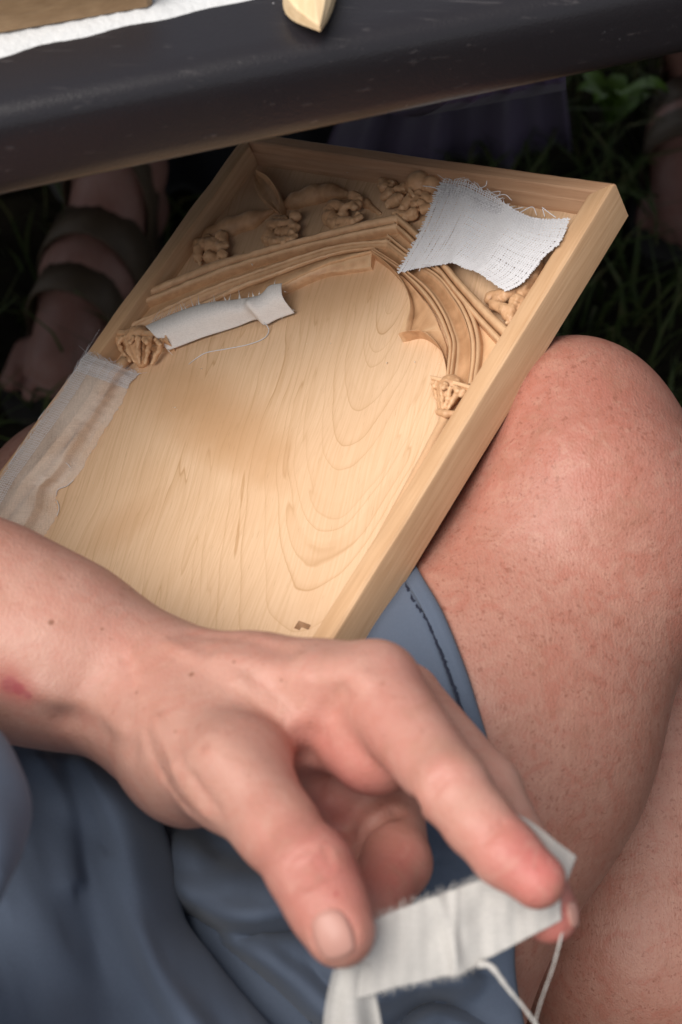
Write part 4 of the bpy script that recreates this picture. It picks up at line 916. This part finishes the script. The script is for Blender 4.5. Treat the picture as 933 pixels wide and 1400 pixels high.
def shirt():
    mb = MB()
    ed = cr([(40, 960), (110, 1020), (158, 1042), (192, 1074), (216, 1112), (234, 1160), (244, 1205), (254, 1258), (290, 1308), (330, 1358), (368, 1402), (430, 1480), (480, 1560)], 200)
    ny, nx = 150, 190; ys = np.linspace(965, 1560, ny); ex = np.interp(ys, ed[:, 1], ed[:, 0])
    X = np.zeros((ny, nx)); Y = np.repeat(ys[:, None], nx, 1); t = np.linspace(0, 1, nx)[None, :]
    te = 1-(1-np.minimum(t/.86, 1))**1.0
    X = -760+(ex[:, None]+760)*te**.62
    Z = .715-(Y-1000)*.00022+.0000*X
    edge = np.clip((X-(ex[:, None]-75))/75, 0, 1)
    Z += .028*(1-np.sqrt(np.maximum(0, 1-edge**2)))
    under = np.clip((t-.86)/.14, 0, 1); X = X-under*60; Z = Z+under*.05
    D = ridge(X, Y, [(120, 1040), (160, 1120), (190, 1220), (215, 1320), (260, 1420)], .011, 34, 20)
    D += ridge(X, Y, [(60, 1080), (110, 1180), (140, 1300), (150, 1420)], -.006, 40, 40)
    D += .0009*noise(np.stack([X*1.2-Y*.4, Y*.5, 0*X], -1), .03, 22)+ridge(X, Y, [(150, 1180), (185, 1270), (230, 1350), (300, 1430)], .006, 14, 22)+ridge(X, Y, [(60, 1040), (90, 1110), (100, 1200)], .005, 14, 22)
    Q3 = np.stack([X*1.1-Y*.35, Y*.45+X*.2, 0*X], -1)
    D += .0012*(1-2.4*np.abs(noise(Q3, .010, 32)))+.0003*(1-2.4*np.abs(noise(Q3, .032, 34)))
    D += ridge(X, Y, [(20, 1230), (60, 1300), (100, 1400)], .006, 50, 40)+.003*noise(np.stack([X, Y, 0*X], -1), .014, 3)
    Z = Z-D*(1-under)
    P, hit = raycast(leg_sdf, X.ravel(), Y.ravel(), z1=1.3); Z = np.minimum(Z, np.where(hit, P[:, 2]-.005, 9.0).reshape(Z.shape))
    G = np.stack([(X-466.5)*Z/FPX, (Y-700)*Z/FPX, Z], -1); mb.grid(cam2world(G))
    # near fold of the sleeve at the left edge
    p = cr([C(-620, 900, .60), C(-330, 955, .61), C(-130, 1000, .585), C(-66, 1040, .56), C(-44, 1085, .545), C(-36, 1140, .53), C(-46, 1178, .525), C(-90, 1225, .52), C(-240, 1330, .53), C(-520, 1450, .56)], 140)
    yy = (p[:, 1]/p[:, 2])*FPX+700; r = np.interp(yy, [900, 955, 1000, 1040, 1100, 1180, 1225, 1330, 1450], [.046, .034, .0195, .0165, .0170, .0172, .0165, .026, .034])
    k = MB(); k.tube(p, r, 40); v = np.vstack(k.v); v += (.0022*noise(v, 30, 2)+.0030*(1-2.4*np.abs(noise(v*np.array([1, .45, 1]), 38, 7))))[:, None]*np.array([1, .2, -.8]); mb.add(cam2world(v), k.f)
    o = mb.build('shirt', M_SHIRT, body_root); md = o.modifiers.new('thickness', 'SOLIDIFY'); md.thickness = .0014; md.offset = 0
    # back and chest of the shirt, outside the picture
    def F(p): return smin(chain(p, [(a, r+.008) for a, r in TRUNK], .05), chain(p, [(a, r+.008) for a, r in UPARM[:2]], .03), .05)
    V, Q = polygonise(F, np.array([-.50, -.12, .0]), np.array([.10, .62, .75]), .009)
    Wd = cam2world(V); keep = (Wd[:, 1] < .16); fk = keep[Q].all(1); idx = -np.ones(len(V), int); used = np.unique(Q[fk]); idx[used] = np.arange(len(used))
    mesh('shirt_back', Wd[used], idx[Q[fk]], M_SHIRT, body_root)
shirt()

# the strip held between thumb and fingers
gz4 = thing('gauze_held', 'thin off-white gauze strip stretched between thumb and fingers', 'gauze', tuple(PW(600, 1280, .535)), group=GZ)
def held():
    top = [(470, 1282, .540), (510, 1258, .541), (560, 1238, .5445), (610, 1219, .5460), (660, 1203, .5465), (710, 1190, .5475), (765, 1185, .549)]
    bot = [(470, 1368, .538), (500, 1362, .538), (545, 1349, .540), (600, 1337, .542), (640, 1326, .543), (680, 1304, .545), (768, 1258, .549)]
    pc = lambda L: [C(*q) for q in L]
    n, m = 90, 40
    T, B = cr(pc(top), n), cr(pc(bot), n); t = np.linspace(0, 1, m)[None, :, None]; G = T[:, None]*(1-t)+B[:, None]*t
    s = np.linspace(0, 1, n)[:, None]; tv = t[..., 0]
    G[..., 2] += .0004*noise(G, 160, 5)+.0001*np.sin(s*95+tv*5+4*noise(G, 40, 6))+.0010*np.sin(s*30+tv*3)*np.sin(math.pi*tv)*.5-.0020*np.exp(-((s-.45-.06*tv)/.03)**2)-.0014*np.exp(-((s-.53+.05*tv)/.02)**2)+.0012*np.exp(-((s-.62)/.03)**2)*tv
    sheet_solid('cloth', cam2world(G), M_GAUZE_HAND, gz4, .0003)
    mb = MB(); toc = np.array([0, 0, -1.0])
    for k in range(95):
        a = .10+k/95*.62+random.gauss(0, .002); i = a*(n-1); i0 = int(i); p = G[i0, 0]; d = np.array([random.gauss(.0003, .0007), -random.uniform(.0008, .0030), random.gauss(0, .0005)])
        mb.tube(cam2world(np.array([p+np.array([0, .0006, 0]), p+d*.6, p+d])), [.00012, .0001, .00006], 4)
        p = G[i0, -1]
        if a < .62:
            d = np.array([random.gauss(.0002, .0006), random.uniform(.0006, .0024), random.gauss(0, .0004)]); mb.tube(cam2world(np.array([p-np.array([0, .0006, 0]), p+d*.6, p+d])), [.00012, .0001, .00006], 4)
    mb.build('fringe', M_GAUZE_HAND, gz4)
    # tail hanging below the thumb
    top = [(456, 1328, .536), (478, 1318, .537), (505, 1318, .538)]; bot = [(455, 1480, .545), (492, 1480, .54), (535, 1490, .548)]
    a, b = cr(pc(top), 24), cr(pc(bot), 24); tt = np.linspace(0, 1, 40)[None, :, None]
    Gt = a[:, None]*(1-tt)+b[:, None]*tt; Gt[..., 0] += .0030*np.sin(np.linspace(0, 3.1, 40))[None, :]*np.linspace(-1, .2, 24)[:, None]
    Gt[..., 2] += .003*np.sin(np.linspace(0, 9, 24))[:, None]*np.linspace(.2, 1, 40)[None, :]
    sheet_solid('hanging_end', cam2world(Gt), M_GAUZE_HAND, gz4, .0003)
    # end pulled out between index and middle finger
    q = [(700, 1108, .5475), (735, 1130, .548), (762, 1151, .549), (789, 1172, .550)]; w = [(722, 1180, .550), (745, 1200, .549), (765, 1214, .549), (775, 1208, .550)]
    a, b = cr(pc(q), 20), cr(pc(w), 20); tt = np.linspace(0, 1, 14)[None, :, None]; Gu = a[:, None]*(1-tt)+b[:, None]*tt; Gu[..., 2] += .001*np.sin(np.linspace(0, 8, 20))[:, None]
    sheet_solid('upper_end', cam2world(Gu), M_GAUZE_HAND, gz4, .0004)
    for L, r in (([(655, 1318, .543), (672, 1322, .541), (695, 1352, .540), (722, 1385, .540), (760, 1440, .541)], [.0013, .0008, .00055, .0005, .0005]), ([(772, 1262, .552), (757, 1320, .552), (738, 1375, .552), (722, 1440, .552)], [.0005, .0003, .00025, .00025])):
        P = cr(pc(L), 50); rr = np.interp(np.linspace(0, 1, 50), np.linspace(0, 1, len(r)), r)*(1+.12*np.sin(np.arange(50)*1.1))
        k = MB(); k.tube(cam2world(P), rr, 8); k.build('twisted_thread', M_GAUZE_HAND, gz4)
held()

# ------------------------------------------------------------------ people in the shade beyond the table
def limb_mesh(name, F, lo, hi, vox, mat, parent):
    V, Q = polygonise(F, np.array(lo), np.array(hi), vox); return mesh(name, V, Q, mat, parent, attr={'flush': np.zeros(len(V))})
def far_person(kind):
    if kind == 'left':
        f0 = on_plane(70, 475, .03); root = thing('person', 'person behind the table at left, bare foot in a brown strap sandal', 'person', (f0[0], f0[1], 0))
        toe = on_plane(62, 540, .025); heel = toe+np.array([.06, .235, 0]); heel[2] = .04
        ank = heel+np.array([0, -.02, .075]); knee = ank+np.array([-.02, .02, .40]); hip = knee+np.array([.0, .40, .04])
        d = (toe-heel)/np.linalg.norm(toe-heel); n = np.array([-d[1], d[0], 0])
        A = [[(heel, .032), ((heel+toe)/2+np.array([0, 0, .018]), .040), (toe-d*.035, .030)], [(heel+np.array([0, 0, .01]), .030), (ank, .036), (knee*.4+ank*.6, .052), (knee, .055)], [(knee, .058), (hip, .080)],
             [(ank+d*.01, .034), ((heel+toe)/2-d*.02+np.array([0, 0, .03]), .034)]]
        toes = [[(toe-d*.045+n*s, r*1.1), (toe-d*(.0+abs(s+.012)*.5)+n*s*1.05-np.array([0, 0, .004]), r)] for s, r in ((-.034, .0125), (-.012, .0095), (.005, .009), (.020, .0085), (.034, .008))]
        def F(p):
            e = None
            for c in A: q = chain(p, c, .02); e = q if e is None else smin(e, q, .03)
            for c in toes: e = smin(e, chain(p, c, .004), .005)
            return e
        pts = np.array([q for c in A for q, _ in c])
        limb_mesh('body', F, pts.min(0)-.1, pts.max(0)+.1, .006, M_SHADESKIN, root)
        sole = MB(); out = [heel-d*.03]+[heel+n*.034]+[(heel+toe)/2+n*.046]+[toe-d*.02+n*.052]+[toe+d*.02+n*.022]+[toe+d*.022-n*.03]+[toe-d*.04-n*.050]+[(heel+toe)/2-n*.042]+[heel-n*.034]
        o2 = cr(out+[out[0]], 40)[:-1]; lo = o2.copy(); lo[:, 2] = .004; hi = o2.copy(); hi[:, 2] = .022
        sole.add(np.vstack([lo, hi]), [(i, (i+1) % 39, 39+(i+1) % 39, 39+i) for i in range(39)]+[tuple(range(39))[::-1], tuple(range(39, 78))]); so = sole.build('sandal', M_SOLE, root, smooth=False)
        for (k, wd, up) in ((.62, .022, .008), (.40, .022, .012), (.20, .016, .010)):
            c = heel*(1-k)+toe*k; ths = np.linspace(-.15, math.pi+.15, 26); sd_ = MB(); rows = []
            for th in ths:
                dirn = n*math.cos(th)+np.array([0, 0, 1])*math.sin(th)
                o_ = c*np.array([1, 1, 0])+np.array([0, 0, .012]); r = .01
                while F((o_+dirn*r)[None].astype(np.float32))[0] < .0015 and r < .2: r += .002
                r = max(r, .044 if abs(math.cos(th)) > .8 else r)
                rows.append([o_+dirn*(r+.0005)-d*wd, o_+dirn*(r+.004)-d*wd, o_+dirn*(r+.004)+d*wd, o_+dirn*(r+.0005)+d*wd])
            sd_.grid(np.array(rows), True); sd_.build('sandal_strap', M_SANDAL, root)
        rows = []
        for u in np.linspace(0, 1, 110):      # skirt-like black drape added to block light from behind the foot
            A_ = np.array([heel[0]-.62, heel[1]+.16, .50])*(1-u)+np.array([heel[0]+.22, heel[1]+.08, .50])*u; B_ = A_*np.array([1, 1, 0])+np.array([.02, -.05, .004]); w = .020*math.sin(u*30)+.010*math.sin(u*71+1)
            rows.append([A_*(1-v)+B_*v+np.array([0, -1, 0])*w*(.3+v) for v in np.linspace(0, 1, 26)])
        o = mesh('skirt', np.array(rows).reshape(-1, 3), grid_faces(110, 26), M_BLOCKER, root); md = o.modifiers.new('thickness', 'SOLIDIFY'); md.thickness = .004  # added black drape that blocks light, not a real skirt
    else:
        f0 = on_plane(960, 250, .03); root = thing('person', 'person behind the table at right, bare shin above a brown sandal and purple skirt', 'person', (f0[0], f0[1], 0))
        toe = on_plane(925, 330, .025); heel = toe+np.array([.05, .23, .015]); ank = heel+np.array([-.01, -.02, .08]); knee = ank+np.array([-.02, -.05, .36]); hip = knee+np.array([.0, .42, .05])
        d = (toe-heel)/np.linalg.norm(toe-heel); n = np.array([-d[1], d[0], 0])
        A = [[(heel, .034), ((heel+toe)/2+np.array([0, 0, .022]), .042), (toe-d*.03, .028)], [(heel, .03), (ank, .040), (knee*.45+ank*.55, .062), (knee, .062)], [(knee, .064), (hip, .085)]]
        toes = [[(toe-d*.045+n*s, r*1.1), (toe-d*(.0+abs(s-.012)*.5)+n*s*1.05-np.array([0, 0, .004]), r)] for s, r in ((.034, .0125), (.012, .0095), (-.005, .009), (-.020, .0085), (-.034, .008))]
        def F(p):
            e = None
            for c in A: q = chain(p, c, .02); e = q if e is None else smin(e, q, .03)
            for c in toes: e = smin(e, chain(p, c, .004), .005)
            return e
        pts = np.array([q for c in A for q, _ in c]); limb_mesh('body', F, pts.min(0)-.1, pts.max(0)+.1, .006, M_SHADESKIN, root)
        for (k, wd) in ((.60, .020), (.36, .022), (.16, .018)):
            c = heel*(1-k)+toe*k; rows = []
            for th in np.linspace(-.15, math.pi+.15, 26):
                dirn = n*math.cos(th)+np.array([0, 0, 1])*math.sin(th); o_ = c*np.array([1, 1, 0])+np.array([0, 0, .012]); r = .01
                while F((o_+dirn*r)[None].astype(np.float32))[0] < .0015 and r < .2: r += .002
                rows.append([o_+dirn*(r+.0005)-d*wd, o_+dirn*(r+.004)-d*wd, o_+dirn*(r+.004)+d*wd, o_+dirn*(r+.0005)+d*wd])
            sb = MB(); sb.grid(np.array(rows), True); sb.build('sandal_strap', M_SANDAL, root)
        out = [heel-d*.03, heel+n*.034, (heel+toe)/2+n*.046, toe-d*.02+n*.052, toe+d*.02+n*.022, toe+d*.022-n*.03, toe-d*.04-n*.05, (heel+toe)/2-n*.042, heel-n*.034]
        o2 = cr(out+[out[0]], 40)[:-1]; lo = o2.copy(); lo[:, 2] = .004; hi = o2.copy(); hi[:, 2] = .022; sole = MB()
        sole.add(np.vstack([lo, hi]), [(i, (i+1) % 39, 39+(i+1) % 39, 39+i) for i in range(39)]+[tuple(range(39))[::-1], tuple(range(39, 78))]); sole.build('sandal', M_SOLE, root, smooth=False)
        # long skirt falling in folds towards the ground
        n1, n2 = 90, 30; rows = []
        top = np.linspace(0, 1, n1); a0 = on_plane(520, 150, .42); a1 = on_plane(770, 112, .42); b0 = on_plane(430, 260, .02); b1 = on_plane(780, 215, .02)
        bk = np.array([0, .10, 0])
        for i, u in enumerate(top):
            A_, B_ = a0*(1-u)+a1*u, b0*(1-u)+b1*u; w = .010*math.sin(u*19)+.005*math.sin(u*43+1)
            rows.append([A_*(1-v)+B_*v+np.array([0, -1, .1])*w*(.3+v)+np.array([0, .06*math.sin(v*3), 0]) for v in np.linspace(-.5, 1, n2)])
        o = mesh('skirt', np.array(rows).reshape(-1, 3), grid_faces(n1, n2), M_PURPLE, root); md = o.modifiers.new('thickness', 'SOLIDIFY'); md.thickness = .004
far_person('left'); far_person('right')
def weed():
    c = on_plane(838, 135, .06); root = thing('weed', 'bright green leafy weed in the grass beneath the table', 'weed', (c[0], c[1], 0))
    for k in range(7):
        a = k*.9+.4; L = random.uniform(.035, .06); dirn = np.array([math.cos(a), math.sin(a), 0]); n = np.array([-dirn[1], dirn[0], 0]); rows = []
        for i in range(8):
            t = i/7; w = .011*math.sin(math.pi*min(1, t*.95+.05))+.0005; p = np.array([c[0], c[1], .02+.012*k*.5])+dirn*L*t+np.array([0, 0, .035*math.sin(t*2.2)]); rows.append([p-n*w+np.array([0, 0, .003]), p, p+n*w+np.array([0, 0, .003])])
        mesh('leaf', np.array(rows).reshape(-1, 3), grid_faces(8, 3), M_LEAF, root)
    mb = MB(); mb.tube([(c[0], c[1], 0), (c[0], c[1], .03), (c[0]+.004, c[1], .07)], .002, 6); mb.build('stem', M_LEAF, root)
weed()
